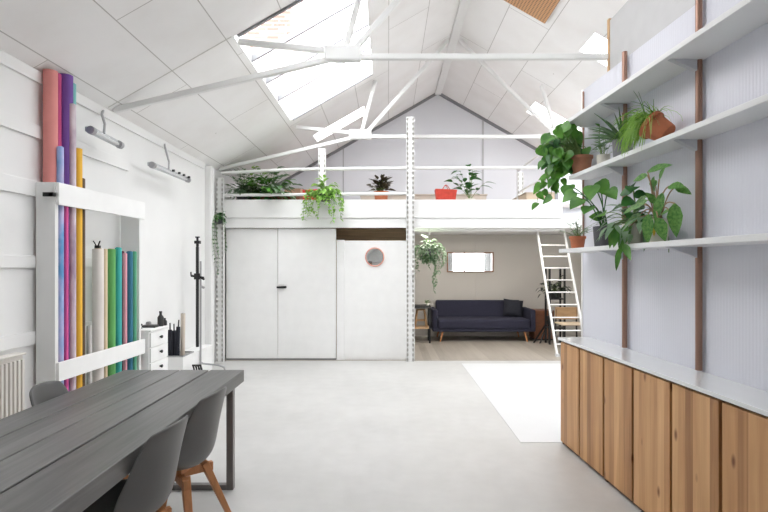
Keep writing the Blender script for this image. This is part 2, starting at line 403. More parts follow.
def slope(side, holes, mname):
    xs = sorted({*([LX-.12, RDX] if side < 0 else [RDX, RX+.12]), *[h[0] for h in holes], *[h[1] for h in holes]})
    ys = sorted({FY-.1, BY+.1, *[h[2] for h in holes], *[h[3] for h in holes]})
    mb = MB()
    for a, b in zip(xs, xs[1:]):
        for c, d in zip(ys, ys[1:]):
            xm, ym = (a+b)/2, (c+d)/2
            if any(h[0] < xm < h[1] and h[2] < ym < h[3] for h in holes): continue
            vs = [(x, y, roofz(x)+dz) for dz in (0, .07) for x, y in ((a,c),(b,c),(b,d),(a,d))]
            mb.add(vs, [(3,2,1,0),(4,5,6,7),(0,1,5,4),(1,2,6,5),(2,3,7,6),(3,0,4,7)])
    return struct(mname, mb, M['ceil'])
slope(-1, LEFT_SKY, 'ceiling'); slope(1, RIGHT_SKY, 'ceiling')
# ridge board and gable angle trims
struct('trim_6', MB().box(RDX-.065, RDX+.065, FY, BY-.03, RDZ-.075, RDZ-.035), M['wall'], bevel=.005)
for i, sx in enumerate((-1, 1)):
    a = Vector((RDX+sx*.04, BY-.025, RDZ-.05)); xe = LX+.05 if sx < 0 else RX-.05
    b = Vector((xe, BY-.025, roofz(xe)-.03)); struct('trim_%d' % (7+i), MB().bar(a, b, .05, .05), M['darktrim'])
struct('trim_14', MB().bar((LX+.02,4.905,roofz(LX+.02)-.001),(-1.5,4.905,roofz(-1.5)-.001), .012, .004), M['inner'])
struct('trim_9', MB().box(-.955, -.93, BY-.012, BY, 2.4, 4.0), M['groove'])
struct('trim_10', MB().box(1.98, 2.02, BY-.014, BY, 2.4, 4.6), M['groove'])
struct('trim_11', MB().box(1.845, 1.865, BY-.01, BY, 0, 2.2), M['greige'])
struct('trim_12', MB().box(.4, RX, BY-.03, BY, 1.98, 2.02), M['greige'])

# skylights, with extra ones added out of view to brighten the room
def skylight(n, h, bars, clear_first=False):
    x0, x1, y0, y1 = h
    fr = bpy.data.objects.new('window_%d' % n, None); COL.objects.link(fr); fr['kind'] = 'structure'
    mb = MB(); e = .035
    for a, b, c, d in ((x0-e, x0+e*.4, y0-e, y1+e), (x1-e*.4, x1+e, y0-e, y1+e), (x0, x1, y0-e, y0+.012), (x0, x1, y1-.012, y1+e)):
        vs = [(x, y, roofz(x)+dz) for dz in (.005, .14) for x, y in ((a,c),(b,c),(b,d),(a,d))]
        mb.add(vs, [(3,2,1,0),(4,5,6,7),(0,1,5,4),(1,2,6,5),(2,3,7,6),(3,0,4,7)])
    obj('window_frame', mb, M['steel_white'], fr)
    edges = [y0] + bars + [y1]
    for y in bars:
        obj('glazing_bar', MB().bar((x0, y, roofz(x0)+.05), (x1, y, roofz(x1)+.05), .03, .06), M['darktrim'], fr)
    for i, (a, b) in enumerate(zip(edges, edges[1:])):
        vs = [(x0,a,roofz(x0)+.09),(x1,a,roofz(x1)+.09),(x1,b,roofz(x1)+.09),(x0,b,roofz(x0)+.09)]
        obj('glass_pane', MB().add(vs, [(0,1,2,3)]), M['clear'] if (clear_first and i == 0) else M['opal'], fr)
    return fr
w1 = skylight(1, LEFT_SKY[0], [5.58, 6.25, 6.91], True)
for y in (4.935, 7.78):
    obj('dark_seal', MB().bar((-1.45, y, roofz(-1.45)-.012), (-.24, y, roofz(-.24)-.012), .03, .02), M['darktrim'], w1)
skylight(2, LEFT_SKY[1], []); skylight(3, LEFT_SKY[2], [3.1, 3.6])
skylight(4, RIGHT_SKY[0], []); skylight(5, RIGHT_SKY[1], []); skylight(6, RIGHT_SKY[2], [7.5, 8.05]); skylight(7, RIGHT_SKY[3], [5.6, 6.2]); skylight(8, RIGHT_SKY[4], [3.1, 3.6])  # those with bars are unseen, added to bring in more light
fr = bpy.data.objects.new('window_9', None); COL.objects.link(fr); fr['kind'] = 'structure'
obj('window_frame', MB().box(3.0, 3.06, FY-.1, FY-.04, .8, 2.6).box(4.54, 4.6, FY-.1, FY-.04, .8, 2.6).box(3.57, 3.63, FY-.1, FY-.04, .8, 2.6), M['steel_white'], fr)
obj('glass_pane', MB().box(3.06, 4.54, FY-.075, FY-.07, .8, 2.6), M['clear'], fr)
tag(obj('brick_building', MB().box(-6.0, -1.75, 9.2, 12.5, 4.3, 9.0), M['brick']), 'red brick wall of the neighbouring building seen through the roof glazing', 'building')

# wooden perforated panel set on the roof slope
mb = MB()
vs = [(x, y, roofz(x)+dz) for dz in (-.03, -.005) for x, y in ((1.38,5.9),(2.0,5.9),(2.0,6.53),(1.38,6.53))]
mb.add(vs, [(3,2,1,0),(4,5,6,7),(0,1,5,4),(1,2,6,5),(2,3,7,6),(3,0,4,7)])
tag(obj('ceiling_panel', mb, M['perf']), 'perforated brown wooden panel fixed to the white ceiling near the ridge', 'panel')

# ------------------------------------------------------------------ roof trusses
def truss(Y, label, xmax):
    t = thing('roof_truss', label, 'truss', (0, Y, 0), group='white tubular roof trusses')
    zt = 3.53; nl, nr = -.48, 2.60; th = .056
    mR = xmax
    obj('tie_bar', MB().bar((LX+.02,0,3.01), (nl,0,zt), th, th), M['steel_white'], t, bevel=.01)
    obj('tie_bar', MB().bar((nl,0,zt), (min(nr, mR),0,zt), th, th), M['steel_white'], t, bevel=.01)
    obj('gusset_plate', MB().box(nl-.14, nl+.22, -.045, .045, zt-.045, zt+.11), M['steel_white'], t, bevel=.02)
    obj('strut', MB().bar((-1.46,0,roofz(-1.46)-.03), (nl-.1,0,zt+.06), th, th), M['steel_white'], t, bevel=.01)
    obj('strut', MB().bar((-.2,0,roofz(-.2)-.02), (nl+.06,0,zt+.06), th, th), M['steel_white'], t, bevel=.01)
    obj('strut', MB().bar((RDX-.1,0,RDZ-.1), (nl+.14,0,zt+.06), th, th), M['steel_white'], t, bevel=.01)
    if mR > 2.7:
        obj('gusset_plate', MB().box(nr-.06, nr+.3, -.045, .045, zt-.06, zt+.13), M['steel_white'], t, bevel=.02)
        obj('strut', MB().bar((RDX+.08,0,RDZ-.1), (nr+.02,0,zt+.06), th, th), M['steel_white'], t, bevel=.01)
        obj('strut', MB().bar((2.42,0,roofz(2.42)-.02), (nr+.06,0,zt+.06), th, th), M['steel_white'], t, bevel=.01)
        obj('strut', MB().bar((3.72,0,roofz(3.72)-.02), (nr+.2,0,zt+.06), th, th), M['steel_white'], t, bevel=.01)
        obj('tie_bar', MB().bar((nr,0,zt), (RX-.05,0,3.01), th, th), M['steel_white'], t, bevel=.01)
    return t
truss(5.0, 'white steel roof truss crossing beneath the large skylight, topmost in the picture', 2.145)
truss(8.1, 'white steel roof truss standing above the mezzanine railing', 9)

# ------------------------------------------------------------------ right partition of ribbed sheet
TH = math.atan2(1, -.065)
dv = Vector((-.065, 1, 0)).normalized(); nv = Vector((-1, -.065, 0)).normalized(); O0 = Vector((1.99, 0, 0))
def W(s, t=0, z=0): return O0 + dv*s + nv*t + Vector((0,0,z))
def wobj(name, mb, m, **k):
    o = obj(name, mb, m, **k); o.location = O0; o.rotation_euler = (0,0,TH); return o
o = wobj('wall_right', MB().box(-1.0, 4.475, -.03, 0, 0, 3.02), M['ribbed']); o['kind'] = 'structure'
o = wobj('trim_13', MB().box(4.475, 4.495, -.035, .005, 0, 3.03), M['white']); o['kind'] = 'structure'
# boarded panel above, end timber
tp = thing('bulkhead_panel', 'pale grey boarded panel with a timber edge rising above the ribbed wall', 'panel', (2.15, 0, 0))
obj('board', MB().box(0, .05, 1.0, 4.96, 3.03, 3.87), M['panelgrey'], tp)
obj('timber_edge', MB().box(-.01, .06, 4.96, 5.0, 3.03, 3.89), M['lightoak'], tp)
POLES = [4.47, 3.735, 2.93, 2.13]
labs = ['at the free end of the ribbed wall', 'behind the aloe', 'beside the begonia leaves', 'nearest the viewer']
for s, lb in list(zip(POLES, labs))[1:3]:
    tag(wobj('copper_pole', MB().tube([(s, .026, .90), (s, .026, 3.05)], .0185, 14), M['copper'], smooth=True),
        'brown copper pipe upright on the ribbed wall, ' + lb, 'pipe', 'copper pipe uprights')
tag(wobj('copper_pole', MB().tube([(4.44, .012, 1.7), (4.44, .012, 3.0)], .008, 8), M['copper'], smooth=True), 'thin metal upright at the free end of the ribbed wall', 'pipe')
# shelves
def shelf(z, D, s_end, label):
    t = thing('wall_shelf', label, 'shelf', W(0,0,z), TH, 'long white shelves on the ribbed wall')
    obj('shelf_board', MB().box(1.3, s_end, .0, D, -.032, 0), M['shelf'], t, bevel=.003)
    for s in (3.735, 2.93, 2.13):
        mb = MB(); x0, x1 = s-.016, s+.016
        mb.add([(x0,.045,-.032),(x0,D-.03,-.032),(x0,.045,-.095),(x1,.045,-.032),(x1,D-.03,-.032),(x1,.045,-.095)],
               [(0,1,2),(5,4,3),(0,3,4,1),(1,4,5,2),(2,5,3,0)])
        obj('bracket', mb, M['bracket'], t, bevel=.002)
shelf(2.70, .235, 4.36, 'topmost long white shelf on the ribbed wall, with nothing on it')
shelf(2.245, .20, 4.31, 'middle long white shelf, carrying the trailing philodendron and aloe')
shelf(1.635, .25, 4.39, 'lowest long white shelf, carrying the small red pot and begonia')
# cabinets
bounds = [888.5/(u-354.7) for u in (560,579,603,632,670,719)] ; bounds += [2.06, 1.685, 1.31]
D0 = .265
clabs = ['timber door cabinet standing nearest the ladder', 'timber door cabinet with two knotty doors, second from the ladder', 'timber door cabinet with two doors, third from the ladder', 'timber door cabinet farthest from the ladder, cut by the picture edge']
for i in range(4):
    s1, sm, s0 = bounds[2*i], bounds[2*i+1], bounds[2*i+2]
    t = thing('cabinet', clabs[i], 'cabinet', W(s0, 0, 0), TH, 'timber cabinets under the pale worktop')
    L = s1-s0; m_ = sm-s0
    mb = MB(); mb.box(0, .018, 0, D0-.022, 0, .868); mb.box(L-.018, L, 0, D0-.022, 0, .868); mb.box(m_-.008, m_+.008, 0, D0-.022, .05, .868)
    mb.box(.018, L-.018, 0, .01, 0, .868); mb.box(.018, L-.018, .01, D0-.022, .85, .868); mb.box(.018, L-.018, .01, D0-.03, 0, .05)
    obj('carcass', mb, M['carcass'], t)
    for a, b in ((0, m_), (m_, L)):
        d = obj('door', MB().box(-(b-a)/2+.0115, (b-a)/2-.0115, -.01, .01, 0, .825), M['pine'], t, bevel=.002, loc=((a+b)/2, D0-.011, .03))
tag(wobj('worktop', MB().box(1.3, 4.345, 0.003, D0+.012, .870, .892), M['counter'], bevel=.002), 'long pale glossy worktop lying over the timber cabinets', 'worktop')
o = obj('floor_mat', MB().box(1.12, 3.4, 4.32, 7.78, 0, .004), M['mat']); tag(o, 'white rectangular sheet lying on the grey floor beside the cabinets', 'floor sheet')

# ------------------------------------------------------------------ mezzanine
t = thing('mezzanine', 'white mezzanine platform spanning the room above the doors and sofa', 'mezzanine', (0, 8.0, 0))
obj('fascia_board', MB().box(-2.56, 2.72, -.02, .02, 2.235, 2.52), M['fascia'], t, bevel=.004)
obj('lower_fascia', MB().box(-2.56, 3.1, -.0, .03, 2.08, 2.232), M['fascia'], t, bevel=.004)
obj('deck', MB().box(LX+.16, RX-.05, .03, BY-8.0-.02, 2.40, 2.46), M['deck'], t)
obj('soffit', MB().box(.42, RX-.05, .03, BY-8.0-.02, 2.14, 2.16), M['white'], t)
mb = MB()
for z in (2.20, 2.28): mb.box(LX+.2, .35, .28, .33, z-.12, z-.07)
obj('joist', mb, M['brown_wood'], t)
# slim lamp batten under the deck
t = thing('batten_lamp', 'slim white lamp batten hanging under the mezzanine ahead of the ladder top', 'lamp', (1.8, 9.0, 2.09))
obj('housing', MB().box(-1.38, 1.3, 0, .05, 0, .05), M['fascia'], t, bevel=.004)
l = bpy.data.lights.new('batten_light', 'AREA'); l.shape = 'RECTANGLE'; l.size = 2.6; l.size_y = .05; l.energy = 34; l.color = (1, .95, .89)
o = bpy.data.objects.new('batten_light', l); COL.objects.link(o); o.parent = t; o.location = (-.04, .025, -.008)
# railings
t = thing('railing', 'white two-bar tube railing running along the mezzanine edge', 'railing', (0, 7.96, 0))
obj('rail', MB().tube([(-2.58,0,2.93),(-1.5,0,2.985),(.35,0,3.005),(2.55,0,3.015)], .026, 10), M['steel_white'], t, smooth=True)
obj('rail', MB().tube([(-2.58,0,2.585),(.35,0,2.61)], .024, 10), M['steel_white'], t, smooth=True)
t = thing('side_railing', 'white rails running back beside the plywood hatch box on the mezzanine', 'railing', (2.36, 8.0, 0))
obj('rail', MB().tube([(0,0,3.22),(0,1.3,3.22)], .022, 8), M['steel_white'], t, smooth=True)
obj('rail', MB().tube([(0.04,0,2.84),(.04,1.3,2.84)], .022, 8), M['steel_white'], t, smooth=True)

def slotted(x, y, z0, z1, wd, label, name='slotted_post', inner=None):
    t = thing(name, label, 'post', (x, y, z0), group='white slotted steel posts')
    H = z1-z0; cell = .075; n = max(1, int(H/cell)); cell = H/n
    mb = MB(); hw = wd/2
    def plate(x0, x1, zz0, zz1, yy, holes):
        cx, cz = (x0+x1)/2, (zz0+zz1)/2
        ring = [(x0,zz0),(cx,zz0),(x1,zz0),(x1,cz),(x1,zz1),(cx,zz1),(x0,zz1),(x0,cz)]
        hx, hz = (x1-x0)*.37, (zz1-zz0)*.36
        inn = [(cx+hx*math.cos(a), cz+hz*math.sin(a)) for a in [R(d) for d in (225,270,315,0,45,90,135,180)]]
        vs = []
        for yyy in (yy, yy+.004):
            vs += [(a, yyy, b) for a, b in ring] + [(a, yyy, b) for a, b in inn]
        fs = []
        for k in range(8):
            k2 = (k+1) % 8
            fs += [(k, k2, 8+k2, 8+k), (16+k2, 16+k, 24+k, 24+k2), (8+k, 8+k2, 24+k2, 24+k)]
        mb.add(vs, fs)
    for i in range(n):
        a, b = i*cell, (i+1)*cell
        plate(-hw, -hw*.35, a, b, -.03, 1); plate(hw*.35, hw, a, b, -.03, 1)
        mb.add([(-hw*.35,-.03,a),(hw*.35,-.03,a),(hw*.35,-.03,b),(-hw*.35,-.03,b)], [(0,1,2,3)])
    obj('front_plate', mb, M['steel_white'], t)
    obj('channel', MB().box(-hw, -hw+.004, -.026, .04, 0, H).box(hw-.004, hw, -.026, .04, 0, H), M['steel_white'], t)
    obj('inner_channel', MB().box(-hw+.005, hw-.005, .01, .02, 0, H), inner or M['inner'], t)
    return t
slotted(.345, 7.93, 0, 3.79, .125, 'tall white slotted post rising from the floor through the railing beside the sofa nook')
slotted(-1.02, 7.93, 2.53, 3.30, .11, 'short white slotted post above the trailing pothos on the mezzanine')
slotted(-2.60, 7.93, 0, 2.85, .12, 'white slotted post against the side wall with ivy trailing down it')
slotted(2.40, 9.3, 2.46, 3.18, .11, 'small white slotted post at the back of the mezzanine hatch')

# closet doors and screen below the deck
def hinged(x0, x1, label, handle):
    t = thing('closet_door', label, 'door', (x0, 8.06, 0), group='white closet doors')
    obj('panel', MB().box(.004, x1-x0-.004, 0, .035, .03, 2.075), M['white'], t, bevel=.003)
    if handle:
        obj('handle_plate', MB().box(.015, .10, -.008, 0, 1.10, 1.20), M['steel_white'], t, bevel=.003)
        h = MB(); h.tube([(-.01,-.03,1.15),(.14,-.03,1.155)], .016, 10); h.tube([(.035,-.03,1.15),(.035,.0,1.15)], .014, 8); h.box(.06,.13,-.03,-.008,1.135,1.17)
        obj('handle', h, M['black'], t, smooth=True)
hinged(-2.555, -1.735, 'plain white closet door beside the ivy-draped post', False)
hinged(-1.735, -.815, 'plain white closet door with a black latch handle', True)
t = thing('screen_wall', 'white plywood screen carrying the round mirror below an open gap', 'partition', (-.80, 8.08, 0))
obj('panel', MB().box(.0, 1.09, 0, .03, .03, 1.885), M['white'], t)
obj('batten', MB().box(-.01, .115, -.018, 0, .0, 1.895), M['white'], t, bevel=.003)
struct('baseboard_back', MB().box(-2.55, -.82, 8.07, 8.09, 0, .03), M['darktrim'])
# side of the closet towards the nook, closet interior
struct('wall_nook', MB().box(.36, .42, 8.10, BY, 0, 2.13), M['white'])
obj('inner_floor_strip', MB().box(-.80, .28, 8.085, 8.10, 0, .03), M['white'])['kind'] = 'structure'
struct('wall_closet', MB().box(-2.6, .355, 8.5, 8.55, 0, 2.13), M['joist'])
t = thing('round_mirror', 'small round mirror with a thin rose copper rim on the white screen', 'mirror', (-.21, 8.072, 1.625))
rot = Matrix.Rotation(R(90), 4, 'X')
obj('glass', MB().lathe([(.0,.012),(.05,.014),(.10,.011),(.135,.006),(.135,0)], 36, M=rot), M['mirror'], t, smooth=True)
mb = MB(); mb.tube([(.142*math.cos(a), -.008, .142*math.sin(a)) for a in [2*math.pi*k/40 for k in range(41)]], .010, 8)
obj('rim', mb, M['copper_frame'], t, smooth=True)
# end panel of the mezzanine
t = thing('end_panel', 'white vertical panel closing the mezzanine behind the trailing philodendron', 'panel', (2.66, 8.1, 2.24))
obj('board', MB().box(0.03, .75, 0, .03, 0, .95), M['gable'], t)
obj('dark_edge', MB().box(-.015, .03, -.01, .03, 0, .80), M['darktrim'], t)

# ------------------------------------------------------------------ loft objects
t = thing('hatch_box', 'low plywood box on the mezzanine beside the side rails', 'box', (2.36, 8.75, 2.46))
obj('box_side', MB().box(0, .70, 0, 1.5, 0, .27), M['tan_ply'], t, bevel=.004)
obj('box_lid', MB().box(-.015, .715, -.015, 1.515, .27, .285), M['beige'], t, bevel=.003)
t = thing('storage_bench', 'long low beige bench along the mezzanine gable wall behind the plants', 'bench', (0, 10.3, 2.46))
obj('bench_base', MB().box(-.55, 1.98, 0, .42, 0, .44), M['beige'], t, bevel=.008)
obj('bench_top', MB().box(-.57, 2.0, -.02, .44, .44, .465), M['beige'], t, bevel=.005)
t = thing('shelf_crate', 'dark brown wooden crate behind the ferns on the mezzanine', 'crate', (-2.52, 8.5, 2.46))
mb = MB()
for z in (.0, .08, .16): mb.box(0, 1.05, 0, .015, z, z+.065)
for z in (.0, .08, .16): mb.box(0, 1.05, .33, .345, z, z+.065)
mb.box(0,.015,.015,.33,0,.225); mb.box(1.035,1.05,.015,.33,0,.225); mb.box(.015,1.035,.015,.33,0,.015)
obj('slat_box', mb, M['redwood'], t)
t = thing('cardboard_box', 'tan cardboard box beside the red cushion on the mezzanine', 'box', (-1.80, 8.9, 2.46))
obj('carton', MB().box(0, .28, 0, .25, 0, .37), M['tanbox'], t, bevel=.004)
obj('tape', MB().box(.12, .16, -.003, .253, .366, .374), M['beige'], t)
mb = MB(); P = []
def pillow(w_, h_, d_, n=10):
    mb = MB()
    for sgn in (-1, 1):
        P = []
        for i in range(n+1):
            row = []
            for j in range(n+1):
                a, b = i/n*2-1, j/n*2-1
                th = d_/2*max(0, (1-a**4))**.5*max(0, (1-b**4))**.5
                pin = 1-.06*(1-abs(a))*b*b - .0
                row.append((a*w_/2*(1-.05*(1-b*b)), sgn*th, b*h_/2*(1-.05*(1-a*a))))
            P.append(row)
        mb.grid(P)
    return mb
t = obj('cushion', pillow(.46, .42, .16), M['cush'], smooth=True); t.location = (-1.47, 9.15, 2.665); t.rotation_euler = (R(-15), 0, 0)
tag(t, 'red cushion behind the lower rail beside the trailing pothos', 'cushion')
# red bag
t = thing('tote_bag', 'red woven bag with a thin handle standing on the mezzanine', 'bag', (.94, 8.35, 2.46))
mb = MB(); 
mb.add([(-.135,-.08,0),(.135,-.08,0),(.135,.08,0),(-.135,.08,0),(-.17,-.1,.27),(.17,-.1,.255),(.17,.1,.255),(-.17,.1,.27)], [(3,2,1,0),(0,1,5,4),(1,2,6,5),(2,3,7,6),(3,0,4,7)])
obj('body', mb, M['bag'], t, solid=.01)
for y in (-.1, .1):
    obj('handle', MB().tube([(-.06+.12*k/8, y*(1-.6*math.sin(math.pi*k/8)), .25+.09*math.sin(math.pi*k/8)) for k in range(9)], .006, 6), M['bag'], t, smooth=True)

# ------------------------------------------------------------------ plants
def rnd(a, b): return random.uniform(a, b)
def pot_mb(r, h, taper=.75, rim=.0, ):
    pr = [(r*taper*.96, 0), (r*taper, .004)]
    pr += [(r*(taper+(1-taper)*k/5), h*k/5) for k in range(1, 5)]
    if rim: pr += [(r, h-rim), (r*1.08, h-rim), (r*1.08, h)]
    else: pr += [(r, h)]
    pr += [(r*.88, h), (r*.86, h*.85)]
    return MB().lathe(pr, 28)
def plant(name, label, loc, pot, r, h, taper=.75, rim=0, group=None, tilt=None):
    t = thing(name, label, 'plant', loc, 0, group)
    p = obj('pot', pot_mb(r, h, taper, rim), M[pot], t, smooth=True)
    s_ = obj('soil', MB().lathe([(r*.84, h*.84), (r*.84, h*.90), (r*.4, h*.93)], 18), M['soil'], p)
    if tilt: p.rotation_euler = tilt[0]; p.location = tilt[1]
    return t
def arch(p, az, el, L, n=8, g=1.2):
    """curved stem: start p, azimuth, elevation, length, gravity"""
    pts = [Vector(p)]; d = Vector((math.cos(az)*math.cos(el), math.sin(az)*math.cos(el), math.sin(el)))
    for i in range(n):
        pts.append(pts[-1] + d*L/n); d = (d - Vector((0,0,1))*g/n).normalized()
    return pts
def bush(t, c, nst, L, el, g, leafl, leafw, kind, lm, sm='stem', per=1, az=(0, 360), droop=.35, sr=.004, jit=.25, stemleaf=.5):
    st, lf = MB(), MB(); c = Vector(c)
    for i in range(nst):
        a = R(az[0] + (az[1]-az[0])*(i+rnd(.1,.9))/nst); e = R(rnd(*el)); l = rnd(*L)
        pts = arch(c + Vector((rnd(-1,1), rnd(-1,1), 0))*.02, a, e, l, 8, g)
        st.tube(pts, [sr*(1-.5*k/8) for k in range(9)], 5)
        for j in range(per):
            k = 8 if j == 0 else max(2, int(8*(stemleaf + (1-stemleaf)*rnd(0,1))))
            d = (pts[k]-pts[k-1]).normalized()
            aa = a + (rnd(-jit, jit) if j == 0 else rnd(-1.6, 1.6))
            dd = Vector((math.cos(aa), math.sin(aa), d.z*.8+rnd(-.3,.3)))
            s_ = rnd(.75, 1.15)
            lf.leaf(pts[k], dd, leafl*s_, leafw*s_, droop*rnd(.5,1.4), kind, nrm=(rnd(-.4,.4), rnd(-.4,.4), 1))
    obj('stems', st, M[sm], t, smooth=True); obj('foliage', lf, M[lm], t, smooth=True)
def vines(t, starts, lm, leafl, leafw, kind='heart', step=.045, sr=.0025, name='trailing_vine', wob=.02):
    """starts: list of (point, outward azimuth, out length, drop length)"""
    for p, a, out, drop in starts:
        st, lf = MB(), MB()
        pts = [Vector(p)]; n = max(3, int((out+drop)/step)); d = Vector((math.cos(a), math.sin(a), .5))
        for i in range(n):
            f = i/n
            tgt = Vector((math.cos(a), math.sin(a), .4)) if f*(out+drop) < out else Vector((0,0,-1))
            d = (d*.5 + tgt*.5 + Vector((rnd(-1,1), rnd(-1,1), 0))*wob*8).normalized()
            pts.append(pts[-1] + d*(out+drop)/n)
            for q in range(2):
                aa = rnd(0, 2*math.pi) if rnd(0,1) < .5 else a + rnd(-1, 1); s_ = rnd(.7, 1.15)
                lf.leaf(pts[-1], (math.cos(aa), math.sin(aa), rnd(-.8,.1)), leafl*s_, leafw*s_, .3, kind, nrm=(math.cos(aa)*.6, math.sin(aa)*.6, .8))
        v = obj('vine_stem', st.tube(pts, sr, 5), M['stem'], t, smooth=True); obj('leaves', lf, M[lm], v, smooth=True)

def WS(u, t, z):    # a spot on a shelf of the ribbed wall: sight column u, t metres out from the wall
    s = 512*(1.99-t)/(u-354.7); return W(s*1.002, t, z)
# --- lowest shelf
t = plant('potted_herb', 'small feathery herb in a bright terracotta pot at the lowest shelf end', WS(577,.16,1.635), 'terracotta', .062, .10, .78, .02)
bush(t, (0,0,.09), 26, (.08,.20), (35,85), .7, .03, .012, 'lance', 'leafG', per=5, sr=.0018)
random.seed(11)
t = plant('potted_monstera', 'heart-leaved plant in a charcoal cement pot on the lowest shelf', WS(604,.14,1.635), 'potdark', .082, .15, .86)
st, lf = MB(), MB()
for (dx, dy, dz, L, ld) in ((-.16,.30,.42,.12,(-.3,-.4,-.5)), (-.10,-.02,.36,.125,(-.4,-.6,-.9)), (-.03,.02,.40,.12,(.3,-.4,-.7)), (-.15,.08,.27,.12,(-.7,-.3,-.5)),
                           (-.10,.03,.20,.11,(-.6,-.6,-.4)), (.02,-.04,.33,.10,(.2,-.8,-.8)), (-.05,-.06,.13,.09,(-.2,-1,-.1)), (-.17,.16,.34,.11,(-.8,.1,-.6)), (0,.06,.12,.09,(-.6,.3,.1))):
    e = Vector((dx,dy,.12+dz*.9)); c0 = Vector((rnd(-.03,.03), rnd(-.03,.03), .13))
    pts = [c0.lerp(e, k/8) + Vector((0,0,.07*math.sin(math.pi*k/8))) for k in range(9)]
    st.tube(pts, .0045, 6); lf.leaf(pts[-1], ld, L, L*.95, .15, 'heart', nrm=(-.6,-.8,.5), fold=.12)
obj('stems', st, M['leafD'], t, smooth=True); obj('foliage', lf, M['leafA'], t, smooth=True)
random.seed(12)
t = plant('potted_hoya', 'climbing plant with long hanging leaves in a white pot on the lowest shelf', WS(633,.15,1.635), 'potwhite', .072, .135, .9)
bush(t, (0,0,.12), 28, (.10,.26), (10,85), 1.5, .11, .042, 'lance', 'leafG', per=2, droop=.5)
st, lf = MB(), MB(); st.tube([(0,0,.1),(.01,0,.25),(0,.01,.38)], .005, 6)
for z, a, L in ((.38,-2.2,.10),(.36,2.6,.085),(.33,-1.0,.08),(.29,-2.6,.10),(.26,-1.6,.10),(.21,-2.3,.10),(.40,1.5,.08),(.18,-1.3,.09)):
    lf.leaf((0,0,z), (math.cos(a), math.sin(a), .1), L, L*.85, .5, 'round', nrm=(-.5,-.8,.5), fold=.1)
obj('climbing_stem', st, M['stem'], t, smooth=True); obj('round_leaves', lf, M['leafD'], t, smooth=True)
lf = MB()
for x, y, z, L, w_ in ((-.09,-.06,.12,.19,.055),(-.10,-.01,.10,.12,.05),(-.11,.04,.13,.15,.05),(-.09,-.10,.12,.13,.045),(-.105,-.03,-.02,.15,.04),(-.07,.07,.13,.12,.045)):
    lf.leaf((x,y,z), (-.25+rnd(-.1,.1), rnd(-.15,.15), -1), L, w_, .1, 'lance', nrm=(-.6,-.7,.2))
lf.leaf((-.12,-.12,.0), (-.1,-.9,-.75), .15, .05, .1, 'lance', nrm=(-.6,-.6,.5))
obj('hanging_leaves', lf, M['leafA'], t, smooth=True)
random.seed(13)
t = plant('potted_begonia', 'spotted begonia with big drooping leaves in a cream pot with a yellow mark', WS(656.5,.14,1.635), 'potwhite', .066, .145, .86)
lf = MB(); lf.leaf((-.048,-.052,.105), (0,0,-1), .07, .022, 0, 'ovate', nrm=(-.7,-.7,0), fold=0)
obj('yellow_mark', lf, M['yellow_paint'], t)
st, lf = MB(), MB()
# stem end offsets (along wall negative y = nearer the camera), leaf length, direction
for e, L, wd, ld in (((-.05,.02,.42),.18,.06,(.3,-1,.15)), ((-.04,.04,.40),.10,.06,(-.4,.6,-.1)), ((0,.04,.30),.13,.075,(-.3,-.5,.5)), ((-.02,-.16,.30),.15,.06,(0,-.9,-.05)),
                   ((0,-.20,.29),.12,.05,(.2,-1,-.4)), ((-.03,-.12,.27),.17,.07,(-.2,.3,-1)), ((-.04,-.26,.19),.18,.085,(0,-.05,-1)), ((-.06,-.24,.15),.10,.05,(0,1,.0)),
                   ((-.08,-.05,.15),.17,.075,(-.1,-.1,-1)), ((-.07,-.14,.12),.14,.075,(.1,-.4,-1)), ((0,.13,.28),.13,.06,(-.3,.9,-.3)), ((-.02,.18,.22),.13,.06,(-.2,.8,-.6)),
                   ((-.04,.12,.17),.13,.06,(-.5,.5,-.4)), ((-.06,.0,.24),.12,.055,(-.3,.5,-.2)), ((-.02,-.06,.36),.10,.05,(-.1,-.6,.5)), ((-.08,.08,.22),.12,.05,(-.3,.6,-.2)), ((-.02,-.02,.22),.11,.05,(-.6,-.3,.5)), ((0,.02,.33),.11,.05,(.1,.7,.5)), ((-.08,.17,.10),.12,.045,(-.2,.4,-1))):
    c0 = Vector((rnd(-.02,.02), rnd(-.02,.02), .13)); ev = Vector(e)+Vector((0,0,.02))
    pts = [c0.lerp(ev, k/8) + Vector((0,0,.05*math.sin(math.pi*k/8))) for k in range(9)]
    st.tube(pts, .004, 6); lf.leaf(pts[-1], ld, L, wd, .12, 'lance', nrm=(-.7,-.6,.6), fold=.15)
obj('stems', st, M['redstem'], t, smooth=True); obj('foliage', lf, M['leafB'], t, smooth=True)
# --- middle shelf
random.seed(21)
t = plant('trailing_philodendron', 'big bright green philodendron spilling over the middle shelf end', WS(581,.12,2.245), 'terracotta_dark', .085, .15, .8, .02)
def cluster(n, box, out, L, kind, lm, nm, down=.7):
    st, lf = MB(), MB()
    for k in range(n):
        e = Vector((rnd(*box[0]), rnd(*box[1]), rnd(*box[2]))); c0 = Vector((rnd(-.03,.0), rnd(-.03,.03), .14))
        if ((e.x-sum(box[0])/2)/(box[0][1]-box[0][0]))**2 + ((e.z-sum(box[2])/2)/(box[2][1]-box[2][0]))**2 > .27: continue
        mid = c0.lerp(e, .5) + Vector((out*.5, 0, .10))
        pts = [c0*(1-f)**2 + mid*2*f*(1-f) + e*f*f for f in [q/7 for q in range(8)]]
        st.tube(pts, .0028, 5); l_ = rnd(*L)
        lf.leaf(e, (rnd(-.8,.5), rnd(-.5,.5), -down*rnd(.3,1.3)), l_, l_*.88, .15, kind, nrm=(-.45+rnd(-.5,.5), -.8+rnd(-.3,.4), .45+rnd(-.3,.4)), fold=.15)
    obj(nm+'_stems', st, M['stem'], t, smooth=True); obj(nm, lf, M[lm], t, smooth=True)
